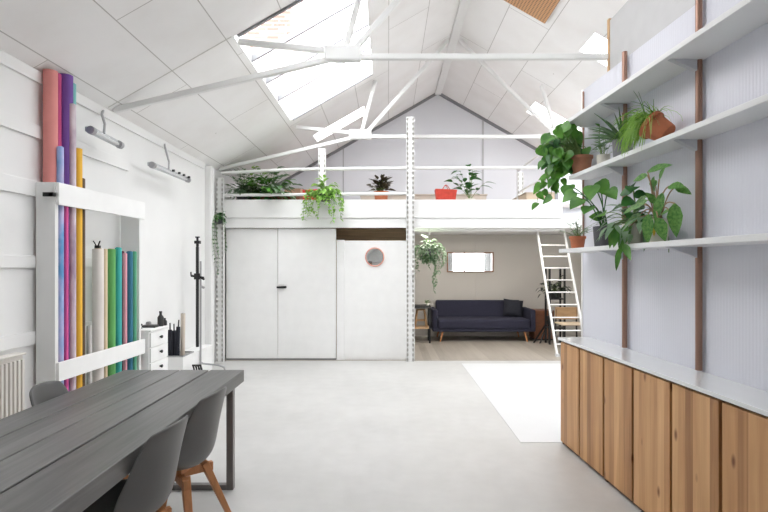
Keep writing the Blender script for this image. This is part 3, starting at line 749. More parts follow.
cluster(75, ((-.30,.06), (-.10,.30), (.06,.42)), -.05, (.07,.115), 'heart', 'leafA', 'foliage')
cluster(38, ((-.27,.02), (.0,.30), (.08,.36)), -.05, (.07,.11), 'heart', 'leafD', 'deep_green_foliage')  # more leaves in a deeper green
lf = MB(); st = MB()
for k, (x1, y1, z1) in enumerate(((-.20,.16,-.16),(-.25,.20,-.10),(-.16,.14,-.05),(-.28,.30,-.20),(-.12,.10,-.02))):
    c0 = Vector((-.03,.03,.14)); mid = Vector((x1*.95, y1*.7, .22)); e = Vector((x1, y1, z1))
    pts = [c0*(1-f)**2 + mid*2*f*(1-f) + e*f*f for f in [q/9 for q in range(10)]]
    st.tube(pts, .003, 5)
    for j_ in range(4, 10):
        l_ = rnd(.06,.10); lf.leaf(pts[j_], (rnd(-.9,.6), rnd(-.5,.5), -rnd(.2,1)), l_, l_*.75, .2, 'heart', nrm=(-.5+rnd(-.4,.4), -.8, .4+rnd(-.3,.3)), fold=.15)
obj('trailing_stems', st, M['stem'], t, smooth=True); obj('trailing_leaves', lf, M['leafA'], t, smooth=True)
random.seed(22)
t = plant('leafy_plant', 'thin upright plant in a small pale pot behind the philodendron', WS(603,.11,2.245), 'potwhite', .05, .085, .85)
bush(t, (0,0,.08), 14, (.08,.17), (30,85), .6, .06, .016, 'lance', 'leafG', per=3, sr=.002)
st, lf = MB(), MB(); st.tube([(0,.05,.08),(0,.08,.2),(0,.07,.33)], .003, 5)
for k in range(13):
    z = .12+.017*k; a = k*2.4; lf.leaf((0,.075,z), (math.cos(a), math.sin(a), .5), .055, .028, .2, 'ovate')
obj('tall_stem', st, M['stem'], t, smooth=True); obj('tall_leaves', lf, M['leafA'], t, smooth=True)
random.seed(23)
t = plant('potted_aloe', 'spiky aloe in a grey cement pot on the middle shelf', WS(622,.12,2.245), 'potgrey', .068, .125, .88)
lf = MB()
for k in range(15):
    a = R(150 + 150*k/15) if k < 11 else R(rnd(0,360)); L = rnd(.18,.30); e = R(rnd(15,60))
    pts = arch((0,0,.12), a, e, L, 7, .5)
    lf.tube(pts, [.011*(1-(j/7)**1.5)+.001 for j in range(8)], 6)
for e in ((-.1,.33,.30),(-.05,.28,.18),(-.10,.30,.12)):
    pts = [Vector((0,0,.12)).lerp(Vector(e), j/7)+Vector((0,0,.03*math.sin(math.pi*j/7))) for j in range(8)]
    lf.tube(pts, [.012*(1-(j/7)**1.5)+.001 for j in range(8)], 6)
obj('fleshy_leaves', lf, M['leafAloe'], t, smooth=True)
random.seed(24)
t = thing('spider_plant', 'grassy spider plant spilling from a tipped terracotta pot on the middle shelf', 'plant', WS(658,.11,2.245))
p = obj('pot', pot_mb(.082, .135, .74, .025), M['terracotta'], t, smooth=True)
q = Vector((0,0,1)).rotation_difference(Vector((-.50,.62,.62)).normalized()); p.rotation_mode = 'QUATERNION'; p.rotation_quaternion = q
zmin = min((q @ v_.co).z for v_ in p.data.vertices); base = Vector((.02,-.07,-zmin)); p.location = base
obj('soil', MB().lathe([(.070,.11),(.070,.118),(.03,.122)], 18), M['soil'], p)
mouth = base + q @ Vector((0,0,.125)); axis = q @ Vector((0,0,1))
def grass(n, Ls, gs, ww, spread):
    lf = MB()
    for k in range(n):
        st = mouth + q @ Vector((rnd(-.05,.05), rnd(-.05,.05), 0))
        d = (axis*rnd(.4,1.2) + Vector((rnd(-1,.45), rnd(-1,1), rnd(-.3,.9)))*spread).normalized()
        pts = [st]; L = rnd(*Ls); g = rnd(*gs)
        for j in range(6): pts.append(pts[-1]+d*L/6); d = (d-Vector((0,0,1))*g/6).normalized()
        side = d.cross(Vector((.3,.2,1))).normalized()
        side = Vector((-.6,.8,0)) if side.length < .1 else side
        lf.grid([[c-side*ww*(1-.8*j/6), c+side*ww*(1-.8*j/6)] for j, c in enumerate(pts)])
    return lf
obj('grassy_leaves', grass(300, (.12,.30), (2.2,4.4), .0042, .9), M['leafL'], t, smooth=True)
obj('upright_leaves', grass(46, (.14,.26), (.8,2.0), .0048, .9), M['leafA'], t, smooth=True)
bpy.context.view_layer.update()
def keep_off(root, tmin=.008, zmin=None, xmin=LX+.03):
    for ch in root.children_recursive:
        if ch.type != 'MESH' or ch.name.split('.')[0] in ('pot', 'soil'): continue
        mw = ch.matrix_world.copy(); mi = mw.inverted()
        for v_ in ch.data.vertices:
            p_ = mw @ v_.co
            if tmin is not None:
                d_ = (p_-O0).dot(nv)
                if d_ < tmin: p_ += nv*(tmin-d_+rnd(0,.01))
            if zmin is not None and p_.z < zmin: p_.z = zmin+rnd(0,.006)
            if p_.x < xmin: p_.x = xmin+rnd(0,.01)
            v_.co = mi @ p_
for o_ in list(COL.objects):
    if o_.parent is None and o_.get('category') == 'plant': keep_off(o_)

# --- hanging and mezzanine plants
random.seed(31)
def hook(t, z0, z1, y=0.0): obj('hanger', MB().tube([(0,y,z0),(0,y,z1)], .004, 6), M['grey'], t)
t = plant('hanging_pothos', 'bright green pothos in a basket hung on the mezzanine edge', (-.965, 7.80, 2.47), 'potdark', .10, .12, .8)
obj('hook_arm', MB().bar((0,.10,.10),(0,.20,.10), .02, .02), M['grey'], t)
bush(t, (0,0,.13), 60, (.10,.26), (0,85), 1.5, .085, .055, 'heart', 'leafL', per=2, droop=.4, sr=.002)
bush(t, (0,0,.10), 25, (.08,.20), (0,60), 1.7, .08, .05, 'heart', 'leafA', per=2, droop=.4, sr=.002)
vines(t, [((.08*math.cos(a), .08*math.sin(a), .11), a, .08+.03*(k%3), .30+.22*((k*37)%5)/4) for k, a in enumerate([R(d) for d in (170,190,210,230,250,270,290,310,330,350,5,160)])], 'leafL', .06, .042, step=.04)
random.seed(32)
t = plant('hanging_ivy', 'dark leaved ivy in a hung pot, trailing down the slotted post', (-2.59, 7.80, 2.13), 'potdark', .07, .11, .8)
obj('hook_arm', MB().bar((0,.06,.09),(0,.12,.09), .02, .02), M['grey'], t)
bush(t, (0,0,.10), 26, (.05,.13), (0,80), 1.5, .07, .05, 'heart', 'leafD', per=2, sr=.002)
vines(t, [((.06*math.cos(a), .06*math.sin(a), .10), a, .015, dr) for a, dr in ((R(215),.85),(R(250),.70),(R(265),.8),(R(290),.95),(R(235),.45),(R(275),.5),(R(310),.6))], 'leafG', .038, .03, step=.055, wob=.012)
random.seed(33)
t = plant('hanging_pothos', 'pale green pothos trailing from a hung pot beside the framed mirror', (.72, 9.0, 1.66), 'potgrey', .11, .14, .8)
hook(t, .14, .48)
bush(t, (0,0,.14), 60, (.10,.24), (0,85), 1.6, .08, .05, 'heart', 'leafP', per=2, sr=.002)
bush(t, (0,0,.05), 50, (.08,.20), (-30,30), 2.0, .08, .05, 'heart', 'leafG', per=2, sr=.002)
vines(t, [((.09*math.cos(a), .09*math.sin(a), .12), a, .10, dr) for a, dr in ((R(180),.45),(R(200),.38),(R(230),.50),(R(260),.45),(R(290),.85),(R(280),.75),(R(310),.42),(R(340),.32),(R(10),.3),(R(150),.35),(R(215),.55),(R(245),.35),(R(300),.55),(R(325),.40),(R(190),.30))], 'leafP', .06, .042, step=.045)
random.seed(34)
t = plant('potted_fern', 'bushy fern beneath the mezzanine rail beside the corner post', (-2.33, 8.3, 2.46), 'potdark', .12, .14, .8)
bush(t, (0,0,.14), 70, (.22,.46), (30,88), 1.3, .10, .03, 'lance', 'leafG', per=8, sr=.003, stemleaf=.2)
bush(t, (.1,-.05,.14), 6, (.42,.48), (60,85), .6, .08, .07, 'round', 'leafL', per=2, az=(-60,30), sr=.003)
t = plant('potted_foliage_plant', 'wide bushy foliage plant in a brown pot, second from the corner post', (-1.98, 8.25, 2.46), 'terracotta_dark', .12, .15, .8)
bush(t, (0,0,.13), 55, (.20,.52), (25,88), 1.0, .12, .07, 'lance', 'leafA', per=3, sr=.003, stemleaf=.35)
bush(t, (.05,0,.14), 30, (.25,.55), (15,80), .8, .13, .08, 'ovate', 'leafG', per=3, sr=.003, az=(-70,70), stemleaf=.4)
bush(t, (.0,-.08,.10), 24, (.06,.2), (0,80), 1.4, .10, .06, 'ovate', 'leafD', per=3, sr=.003)
random.seed(35)
t = plant('potted_rubber_plant', 'dark bronze leaved plant in a terracotta pot at the railing middle', (-.11, 8.25, 2.46), 'terracotta', .115, .22, .8, .03)
bush(t, (0,0,.20), 30, (.10,.26), (30,88), .5, .12, .06, 'ovate', 'leafR', per=3, sr=.004, stemleaf=.3, droop=.1)
random.seed(36)
t = plant('potted_ficus', 'tall sparse green plant beside the red bag on the mezzanine', (1.33, 8.3, 2.46), 'potwhite', .085, .11, .85)
bush(t, (0,0,.10), 9, (.28,.52), (55,88), .6, .17, .085, 'ovate', 'leafD', per=4, sr=.005, stemleaf=.3, droop=.5)

bpy.context.view_layer.update()
for o_ in list(COL.objects):
    if o_.parent is None and o_.get('category') == 'plant' and abs(o_.location.z-2.46) < .005: keep_off(o_, None, 2.465)

# ------------------------------------------------------------------ sofa nook
t = thing('sofa', 'navy blue fabric sofa with oak legs against the greige wall', 'sofa', (1.87, 9.95, 0))
obj('seat', MB().box(-.90, .90, -.02, .68, .25, .44), M['sofa'], t, bevel=.035)
obj('base', MB().box(-.93, .93, .0, .76, .20, .275), M['sofa'], t, bevel=.012)
mb = MB(); mb.add([(-.88,.58,.40),(.88,.58,.40),(.88,.76,.30),(-.88,.76,.30),(-.88,.68,.775),(.88,.68,.775),(.88,.80,.765),(-.88,.80,.765)],
                  [(3,2,1,0),(4,5,6,7),(0,1,5,4),(1,2,6,5),(2,3,7,6),(3,0,4,7)])
obj('backrest', mb, M['sofa'], t, bevel=.035)
for sx in (-1, 1):
    a = obj('armrest', MB().box(-.05, .05, .0, .74, .20, .63), M['sofa'], t, bevel=.025, loc=(sx*.955, 0, 0))
for sx in (-1, 1):
    for y in (.06, .68):
        obj('leg', MB().tube([(sx*.80, y, .205), (sx*.85, y-.02 if y < .3 else y+.02, .0)], [.024,.013], 10), M['oak'], t, smooth=True)
p = obj('cushion', pillow(.40, .36, .14), M['sofa_dark'], smooth=True); p.location = (2.55, 10.45, .62); p.rotation_euler = (R(-18), R(6), R(-6))
tag(p, 'black velvet cushion leaning on the navy sofa', 'cushion')
t = thing('wall_mirror', 'wide wood-framed mirror hanging on the greige wall above the sofa', 'mirror', (1.73, 10.78, 1.56))
mb = MB(); w2, h2, e = .49, .21, .022
mb.box(-w2, w2, -.02, .015, h2-e, h2); mb.box(-w2, w2, -.02, .015, -h2, -h2+e); mb.box(-w2, -w2+e, -.02, .015, -h2+e, h2-e); mb.box(w2-e, w2, -.02, .015, -h2+e, h2-e)
obj('frame', mb, M['mframe'], t); obj('glass', MB().box(-w2+e, w2-e, -.008, .01, -h2+e, h2-e), M['mirror'], t)

t = thing('side_table', 'black metal side table with a wooden lower shelf beside the sofa', 'table', (.62, 9.95, 0))
mb = MB(); obj('tabletop', MB().box(-.17, .20, -.17, .20, .67, .72), M['blackp'], t, bevel=.004)
for x in (-.15, .18):
    for y in (-.15, .18): obj('leg', MB().box(x-.015, x+.015, y-.015, y+.015, 0, .67), M['black'], t)
obj('lower_shelf', MB().box(-.16, .19, -.16, .19, .28, .30), M['lightoak'], t)
t = thing('stool', 'small wooden stool standing on the side table lower shelf', 'stool', (.635, 9.93, .302))
obj('seat', MB().box(-.09, .09, -.09, .09, .32, .345), M['stool'], t, bevel=.006)
for sx in (-1, 1):
    for sy in (-1, 1): obj('leg', MB().bar((sx*.07, sy*.07, .32), (sx*.115, sy*.115, 0), .024, .024), M['stool'], t)
obj('stretcher', MB().bar((-.09,-.09,.13),(.09,-.09,.13), .016, .02).bar((-.09,.09,.13),(.09,.09,.13), .016, .02), M['stool'], t)
random.seed(41)
t = plant('potted_succulent', 'tiny green plant in a white pot on the black side table', (.76, 9.86, .72), 'potwhite', .035, .05, .85)
bush(t, (0,0,.045), 16, (.02,.06), (20,80), .5, .04, .02, 'ovate', 'leafA', per=2, sr=.0015)
t = thing('side_cabinet', 'low reddish brown wooden cabinet between the sofa and the ladder', 'cabinet', (3.1, 10.15, 0))
obj('body', MB().box(-.2, .2, 0, .4, .03, .60), M['redwood'], t, bevel=.004)
obj('door', MB().box(-.18, .18, -.015, 0, .05, .58), M['redwood'], t, bevel=.003)
obj('plinth', MB().box(-.18, .18, .02, .38, 0, .03), M['black'], t)
t = thing('camera_tripod', 'folded black tripod leaning against the reddish brown cabinet', 'tripod', (3.0, 9.85, 0))
obj('leg', MB().bar((-.20,.0,.0),(.15,.2,.42), .022, .022), M['black'], t); obj('leg', MB().bar((-.10,-.08,.0),(.15,.2,.42), .022, .022), M['black'], t)
obj('leg', MB().bar((.08,-.05,.0),(.15,.2,.42), .022, .022), M['black'], t)
obj('head', MB().box(.12, .19, .16, .24, .42, .50), M['black'], t, bevel=.008)
# ladder
t = thing('ladder', 'white steel ladder leaning up to the mezzanine beside the cabinets', 'ladder', (0, 0, 0))
B_, T_ = Vector((2.77, 8.38, 0)), Vector((2.77, 9.50, 2.13))
for dx in (0, .50): obj('stile', MB().bar(B_+Vector((dx,0,0)), T_+Vector((dx,0,0)), .03, .05, up=(0,1,0)), M['steel_white'], t, bevel=.004)
for i in range(9):
    z = .19+.209*i; f = z/2.13; y = B_.y+(T_.y-B_.y)*f
    obj('rung', MB().tube([(2.77,y,z),(3.27,y,z)], .012, 8), M['steel_white'], t, smooth=True)
for dx in (0, .50): obj('foot', MB().box(2.74+dx, 2.80+dx, 8.34, 8.42, 0, .05), M['lamp_body'], t, bevel=.004)
# black plant stand
t = thing('plant_stand', 'tall black metal stand behind the ladder, holding a dark leafy plant', 'stand', (3.18, 9.75, 0))
for x in (-.14, .14):
    for y in (-.12, .12): obj('leg', MB().box(x-.016, x+.016, y-.016, y+.016, 0, 1.46), M['black'], t)
for z in (.30, .85, 1.44): obj('shelf', MB().box(-.15, .15, -.13, .13, z, z+.02), M['black'], t)
random.seed(51)
t = plant('potted_dark_plant', 'blackish leafy plant in a dark pot on the tall black stand', (3.18, 9.75, .872), 'blackp', .09, .14, .85)
bush(t, (0,0,.13), 34, (.18,.34), (10,75), .8, .12, .05, 'ovate', 'leafK', per=3, sr=.003, stemleaf=.4)
t = thing('bottle', 'dark glass bottle on the lower tier of the black plant stand', 'bottle', (3.10, 9.70, .32))
obj('glass_body', MB().lathe([(.04,0),(.045,.02),(.045,.16),(.02,.22),(.015,.30)], 16), M['blackp'], t, smooth=True); obj('cap', MB().lathe([(.017,.30),(.017,.33)], 12), M['grey'], t)
t = thing('wooden_chair', 'wooden chair with black metal legs seen through the ladder', 'chair', (3.22, 9.05, 0))
obj('seat', MB().box(-.21, .21, -.2, .2, .45, .475), M['tan_ply'], t, bevel=.006)
obj('backrest', MB().box(-.2, .2, .19, .21, .52, .74), M['stool'], t, bevel=.006)
for x in (-.18, .18):
    obj('leg', MB().bar((x,-.17,.45),(x*1.1,-.2,0), .02, .02), M['black'], t); obj('leg', MB().bar((x,.2,.70),(x*1.1,.21,0), .02, .02), M['black'], t)

# ------------------------------------------------------------------ backdrop rolls and rack
RA, RB = Vector((-2.53, 3.93, 0)), Vector((-2.475, 5.16, 0))     # front line of the rack
t = thing('backdrop_rack', 'white timber rack against the wall holding coloured paper rolls', 'rack', (0, 0, 0))
obj('end_board', MB().add([(LX+.024,3.89,0),(RA.x,3.89,0),(RA.x,3.93,0),(LX+.024,3.93,0),(LX+.024,3.89,2.13),(RA.x,3.89,2.13),(RA.x,3.93,2.13),(LX+.024,3.93,2.13)],
    [(3,2,1,0),(4,5,6,7),(0,1,5,4),(1,2,6,5),(2,3,7,6),(3,0,4,7)]), M['wall'], t, bevel=.002)
obj('end_board', MB().box(LX+.024, RB.x-.012, 5.12, 5.16, 0, 2.12), M['wall'], t, bevel=.002)
obj('cross_board', MB().bar(RA+Vector((.012,-.03,2.045)), RB+Vector((.012,.01,2.045)), .024, .17), M['white'], t, bevel=.003)
obj('cross_board', MB().bar(RA+Vector((.012,-.03,.682)), RB+Vector((.012,.01,.682)), .024, .145), M['white'], t, bevel=.003)
obj('black_clasp', MB().box(-2.61, -2.535, 3.868, 3.889, 2.02, 2.05).box(-2.565, -2.53, 3.868, 3.93, 2.02, 2.05), M['black'], t)
rm = lambda n, c: mat('paper_'+n, c, .7, var=.04)
rolls = [  # u centre, pixel width, top z, offset back from the front line, material, description
 (49.5, 13, 3.01, .10, rm('coral', (.72,.27,.25)), 'tall coral pink paper roll, the first in the rack'),
 (57.5, 7, 3.02, .11, rm('magenta', (.50,.06,.20)), 'tall magenta paper roll behind the purple roll'),
 (60.2, 6.5, 2.42, .035, marble('marbled_blue_paper', (.12,.33,.62), (.35,.45,.75), (.55,.50,.75)), 'shorter marbled blue roll standing before the purple roll'),
 (65.8, 13, 3.035, .09, rm('purple', (.17,.07,.33)), 'tall deep purple paper roll'),
 (66.2, 4.0, 2.05, .022, rm('hot_pink', (.72,.10,.32)), 'thin hot pink roll between the blue and lilac rolls'),
 (72.5, 6.5, 3.0, .10, rm('aqua', (.22,.55,.52)), 'tall aqua roll behind the lilac roll'),
 (72.2, 7.0, 2.80, .04, marble('marbled_lilac_paper', (.42,.33,.42), (.60,.50,.56), (.70,.62,.66)), 'marbled lilac grey roll beside the yellow roll'),
 (78.2, 7.5, 2.46, .045, rm('yellow', (.82,.46,.04)), 'golden yellow paper roll'),
 (83.0, 4.0, 2.22, .04, rm('brown', (.13,.09,.06)), 'thin dark brown roll beside the yellow roll'),
 (89.3, 5.0, .98, .05, rm('grey', (.62,.60,.58)), 'short pale grey roll half hidden behind the cream roll'),
 (98.0, 10.5, 1.64, .055, rm('cream', (.78,.73,.69)), 'thick cream roll with a small black clip on top'),
 (105.3, 4.2, 1.64, .04, rm('sand', (.72,.60,.40)), 'thin sand coloured roll between cream and green rolls'),
 (111.2, 8.0, 1.645, .05, rm('green', (.13,.42,.12)), 'leaf green paper roll'),
 (118.3, 6.5, 1.66, .045, rm('turquoise', (.05,.42,.40)), 'turquoise roll beside the green roll'),
 (122.6, 3.4, 1.63, .10, rm('dark_red', (.16,.03,.06)), 'thin dark maroon roll behind the pink one'),
 (125.0, 4.0, 1.61, .04, rm('pink', (.78,.36,.42)), 'thin pink roll between the turquoise and blue rolls'),
 (129.6, 6.0, 1.63, .045, rm('petrol', (.03,.17,.26)), 'petrol blue paper roll'),
 (134.4, 4.2, 1.63, .04, rm('jade', (.12,.42,.25)), 'jade green thin roll beside the petrol blue roll'),
 (138.2, 4.0, 1.56, .035, rm('dusty_rose', (.48,.25,.24)), 'thin dusty rose roll, last in the rack')]
sl = (RB.x-RA.x)/(RB.y-RA.y)
for u, pw, zt, off, m_, lb in rolls:
    # sight column u meets the line x = RA.x + sl*(y-RA.y) - off
    k_ = (u-388)/512; y = (RA.x - sl*RA.y - off)/(k_ - sl); x = k_*y; r = pw*y/512/2*.98
    if y - r < 3.935: y = 3.935 + r + .002
    t = thing('paper_roll', lb, 'paper roll', (x, y, 0), group='backdrop paper rolls in the white rack')
    obj('paper', MB().lathe([(r,0),(r,zt),(r*.72,zt),(r*.70,zt-.03)], 24), m_, t, smooth=True)
    obj('core', MB().lathe([(r*.69,.01),(r*.69,zt+.006),(r*.55,zt+.006),(r*.54,zt-.02)], 18), M['tan_ply'] if r > .03 else m_, t, smooth=True)
    if 'clip' in lb:
        mb = MB(); mb.bar((0,-.01,zt),(-.03,-.02,zt+.06), .008, .008); mb.bar((0,-.01,zt),(.03,-.02,zt+.06), .008, .008); mb.box(-.02,.02,-.02,.01,zt-.005,zt+.02)
        c_ = obj('black_clip', mb, M['black']); c_.location = (x, y, 0.012); tag(c_, 'small black spring clip gripping the top of the cream roll', 'clip')
# radiator
t = thing('radiator', 'cream ribbed radiator on the wall at the picture edge', 'radiator', (LX+.03, 2.5, .18))
obj('body', MB().box(.02, .055, 0, 1.17, 0, .68), M['radiator'], t, bevel=.006)
mb = MB()
for k in range(29): mb.box(.055, .078, .012+k*.04, .036+k*.04, .03, .65)
obj('front_ribs', mb, M['radiator'], t, bevel=.005)
obj('top_grille', MB().box(.0, .08, 0, 1.17, .68, .695), M['radiator'], t, bevel=.004)
obj('valve', MB().tube([(.04,1.2,-.02),(.04,1.2,.08)], .014, 10), M['lamp_body'], t, smooth=True)
# wall lamps
def walllamp(name, y0, y1, z0, z1, x, label, plugs):
    t = thing(name, label, 'lamp', (0,0,0), group='tubular wall lamps')
    a, b = Vector((x,y0,z0)), Vector((x,y1,z1)); d = (b-a).normalized()
    obj('housing', MB().bar(a+Vector((-.03,0,.012)), b+Vector((-.03,0,.012)), .05, .045), M['lamp_body'], t, bevel=.008)
    obj('tube_cover', MB().tube([a, b], .032, 16), M['tube_glass'], t, smooth=True)
    obj('lamp_tube', MB().tube([a+d*.04, b-d*.04], .013, 12), M['white'], t, smooth=True)
    for p, s_ in ((a,1),(b,-1)): obj('end_cap', MB().tube([p-d*s_*.012, p+d*s_*.03], .035, 16), M['grey'], t, smooth=True)
    m_ = a.lerp(b, .42)
    obj('wall_bracket', MB().tube([m_+Vector((0,0,.03)), m_+Vector((-.01,.03,.12)), Vector((-2.62, m_.y+.18, 2.88)), Vector((LX+.02, m_.y+.31, 2.95))], .011, 8), M['grey'], t, smooth=True)
    if plugs:
        for f in (.45, .62, .76, .92):
            p = a.lerp(b, f); obj('black_screw', MB().tube([p+Vector((.03,0,.02)), p+Vector((.055,0,.02))], .014, 8), M['black'], t, smooth=True)
walllamp('wall_lamp', 4.31, 4.78, 2.635, 2.62, -2.50, 'clear tubular wall lamp under the eave nearest the paper rolls', False)
walllamp('wall_lamp', 5.43, 6.40, 2.56, 2.565, -2.50, 'tubular wall lamp with black screws, above the black stand', True)

# ------------------------------------------------------------------ drawers, stand and bits by the wall
t = thing('drawer_unit', 'white chest of drawers with black knobs beside the roll rack', 'drawers', (LX+.01, 5.19, 0))
obj('body', MB().box(0, .265, 0, .42, .02, .82), M['white'], t, bevel=.004)
obj('top', MB().box(0, .29, -.01, .43, .82, .84), M['white'], t, bevel=.004)
for z in (.04, .195, .35, .505, .66):
    d = obj('drawer', MB().box(0, .018, -.20, .20, 0, .147), M['white'], t, bevel=.003, loc=(.265, .21, z))
    obj('knob', MB().lathe([(.006,.018),(.012,.03),(.018,.04),(.014,.048)], 14, M=Matrix.Rotation(R(90),4,'Y'), c=(0,0,.085)), M['black'], d, smooth=True)
def bottle(loc, r, h, m_, lb, cat='bottle'):
    t = thing('bottle', lb, cat, loc)
    obj('body', MB().lathe([(r*.95,0),(r,.01),(r,h*.6),(r*.45,h*.75),(r*.4,h*.9)], 14), m_, t, smooth=True); obj('cap', MB().lathe([(r*.5,h*.9),(r*.5,h)], 12), M['blackp'], t, smooth=True)
bottle((-2.46, 5.54, .84), .032, .16, M['blackp'], 'small black bottle on the white drawers')
bottle((-2.44, 5.60, .84), .022, .08, M['blackp'], 'short dark jar beside the bottle on the drawers', 'jar')
t = thing('tape_dispenser', 'low black tape dispenser lying on the white drawers', 'tape dispenser', (-2.52, 5.43, .84))
obj('base', MB().box(-.07, .07, -.05, .05, 0, .025), M['blackp'], t, bevel=.005); obj('tape_reel', MB().tube([(-.02,-.02,.04),(-.02,.02,.04)], .022, 14), M['grey'], t, smooth=True)
t = thing('clamp', 'small grey clamp on the drawer top beside the rack', 'clamp', (-2.56, 5.27, .84))
obj('jaw', MB().bar((-.03,0,.01),(.03,0,.05), .015, .015), M['black'], t); obj('handle', MB().bar((-.03,0,.01),(.03,0,.012), .015, .015), M['grey'], t)
t = thing('bin', 'white square bin holding black umbrellas and a beige roll', 'bin', (-2.52, 6.05, 0))
mb = MB(); mb.box(-.16,-.15,-.16,.16,0,.44); mb.box(.15,.16,-.16,.16,0,.44); mb.box(-.15,.15,-.16,-.15,0,.44); mb.box(-.15,.15,.15,.16,0,.44); mb.box(-.15,.15,-.15,.15,0,.02)
obj('side', mb, M['white'], t); obj('rim', MB().box(-.165,.165,-.165,-.15,.44,.455).box(-.165,.165,.15,.165,.44,.455).box(-.165,-.15,-.15,.15,.44,.455).box(.15,.165,-.15,.15,.44,.455), M['grey'], t)
for k, (x, y, tx, h) in enumerate(((-.09,-.08,-.03,.90),(-.03,-.06,.0,.80),(.03,-.09,.05,.84),(.0,.03,-.02,.78))):
    u_ = thing('folded_umbrella', 'folded black umbrella standing in the white bin', 'umbrella', (-2.52+x, 6.05+y, .022), group='black umbrellas in the white bin')
    obj('canopy', MB().tube([(0,0,.05),(tx*.5,0,.3),(tx,0,h-.08)], [.010,.034,.022], 10), M['sofa_dark'], u_, smooth=True); obj('handle', MB().tube([(tx,0,h-.08),(tx*1.1,0,h)], .008, 8), M['black'], u_, smooth=True)
t = thing('beige_roll', 'thin beige paper roll standing upright in the white bin', 'paper roll', (-2.46, 6.12, .022))
obj('paper', MB().tube([(0,0,0),(.01,0,.90)], .026, 16), M['beige'], t, smooth=True); obj('core', MB().tube([(.01,0,.90),(.01,0,.905)], .015, 12), M['grey'], t)
t = thing('low_unit', 'low white unit along the wall behind the black stand', 'cabinet', (LX+.01, 6.35, 0))
obj('body', MB().box(0, .20, 0, .9, 0, .36), M['white'], t, bevel=.005); obj('top', MB().box(0, .21, -.01, .91, .36, .375), M['white'], t, bevel=.003)
t = thing('folding_rack', 'striped black folding rack leaning on the low white unit', 'folding rack', (-2.33, 6.12, 0))
for k in range(4): obj('bar', MB().bar((.0+.03*k,0,.30),(.10+.03*k,-.05,0), .014, .014), M['black'], t)
obj('hinge', MB().bar((-.01,0,.30),(.10,0,.30), .016, .02), M['black'], t)
# stand
t = thing('lighting_stand', 'tall black rail stand with clamps on a grey tube foot by the wall', 'stand', (-2.50, 6.75, 0))
obj('black_rail', MB().box(-.028, .004, -.02, .02, .42, 1.74), M['black'], t, bevel=.004)
obj('grey_pole', MB().tube([(.03,0,.02),(.03,0,1.55)], .012, 10), M['grey'], t, smooth=True)
mb = MB().tube([(-.012,0,1.74),(-.012,0,1.78)], .018, 10); mb.box(-.045,.025,-.03,.03,1.78,1.82); mb.tube([(-.012,0,1.82),(-.012,0,1.86)], .014, 10); mb.box(-.035,.015,-.02,.02,1.86,1.875)
obj('top_clamp', mb, M['black'], t, bevel=.003)
mb = MB().bar((-.09,-.02,1.36),(.08,-.02,1.33), .025, .03); mb.box(-.045,.03,-.04,.03,1.31,1.39); mb.tube([(-.09,-.02,1.36),(-.09,-.02,1.41)], .01, 8); mb.tube([(.05,-.03,1.33),(.09,-.03,1.31)], .014, 8)
obj('side_clamp', mb, M['black'], t, bevel=.003)
obj('knob', MB().tube([(.04,-.03,1.22),(.09,-.03,1.20)], .016, 10), M['grey'], t, smooth=True)
obj('tube_foot', MB().tube([(.03,0,.22),(.06,0,.20),(.30,-.1,.20),(.37,-.1,.17),(.39,-.1,.10),(.39,-.1,.02)], .013, 10), M['grey'], t, smooth=True)
obj('base_bar', MB().tube([(-.1,-.1,.015),(.4,-.1,.015)], .013, 10).tube([(.03,-.1,.015),(.03,.05,.015)], .013, 10), M['grey'], t, smooth=True)

# ------------------------------------------------------------------ table and chairs
t = thing('dining_table', 'long dark grey plank table on rectangular steel leg frames', 'table', (-1.02, 1.0, 0))
mb = MB()
for a, b in ((-.85,-.657),(-.648,-.457),(-.448,-.252),(-.237,0)): mb.box(a, b, 0, 2.63, .675, .757)
obj('tabletop', mb, M['table'], t, bevel=.004)
obj('batten', MB().box(-.80, -.05, .35, .45, .645, .67).box(-.80, -.05, 2.1, 2.2, .645, .67), M['table'], t)
for y in (.25, 2.43):
    mb = MB(); x0, x1 = -.82, -.012
    mb.box(x1-.045, x1, y-.022, y+.022, 0, .67); mb.box(x0, x0+.035, y-.022, y+.022, 0, .67); mb.box(x0+.035, x1-.045, y-.022, y+.022, 0, .035); mb.box(x0+.035, x1-.045, y-.022, y+.022, .635, .67)
    obj('leg', mb, M['legmetal'], t, bevel=.003)

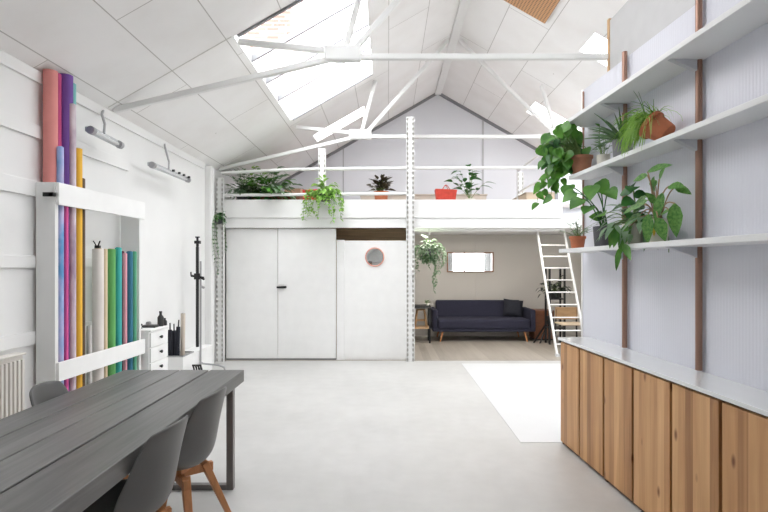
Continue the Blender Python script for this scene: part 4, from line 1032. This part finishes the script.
def shell_chair(label):
    t = thing('dining_chair', label, 'chair', group='grey shell chairs at the plank table')
    # centre line: y (back negative), z, half width, side lift z, side forward y
    prof = [(.235,.415,.19,.005,.0),(.215,.445,.215,.015,.0),(.12,.445,.235,.035,.0),(.0,.430,.24,.055,.0),(-.10,.425,.235,.075,.02),(-.165,.45,.225,.085,.06),
            (-.195,.51,.212,.06,.09),(-.210,.59,.198,.03,.085),(-.222,.67,.19,.01,.07),(-.235,.75,.183,-.003,.055),(-.250,.81,.165,-.012,.045),(-.256,.836,.145,-.016,.04)]
    P = []
    for y, z, hw, lz, fy in prof:
        P.append([(hw*v, y+fy*v*v, z+lz*v*v) for v in (-1,-.8,-.55,-.28,0,.28,.55,.8,1)])
    obj('shell', MB().grid(P), M['shell'], t, smooth=True, solid=.014, sub=2)
    Q = []
    for y, z, hw, lz, fy in [(.20,.462,.16,.01,0),(.17,.475,.18,.012,0),(.05,.472,.195,.02,0),(-.08,.470,.19,.03,0),(-.14,.478,.16,.03,0.01)]:
        Q.append([(hw*v, y+fy*v*v, z+lz*v*v) for v in (-1,-.6,0,.6,1)])
    obj('seat_pad', MB().grid(Q), M['pad'], t, smooth=True, solid=.03, sub=2)
    for sx in (-1, 1):
        for sy in (-1, 1):
            obj('leg', MB().bar((sx*.10, sy*.10-.01, .405), (sx*.235, sy*.225, 0), .045, .04, w2=.026, h2=.026), M['oak'], t, bevel=.004)
    mb = MB().bar((-.14,-.14,.375),(.14,.14,.375), .03, .045).bar((-.14,.14,.375),(.14,-.14,.375), .03, .045).box(-.07,.07,-.07,.07,.395,.425)
    obj('cross_base', mb, M['oak'], t)
    return t
c1 = shell_chair('grey plastic shell chair nearest the table end, oak legs beside the steel leg frame')
c1.location = (-1.145, 2.76, 0); c1.rotation_euler = (0,0,R(90-7))
c2 = dup(c1, (-1.145, 2.21, 0), R(90-6), 'grey plastic shell chair with black pad, cut by the lower picture edge')
c3 = dup(c1, (-1.71, 2.90, 0), R(-84), 'grey shell chair across the table, only its backrest showing by the radiator')
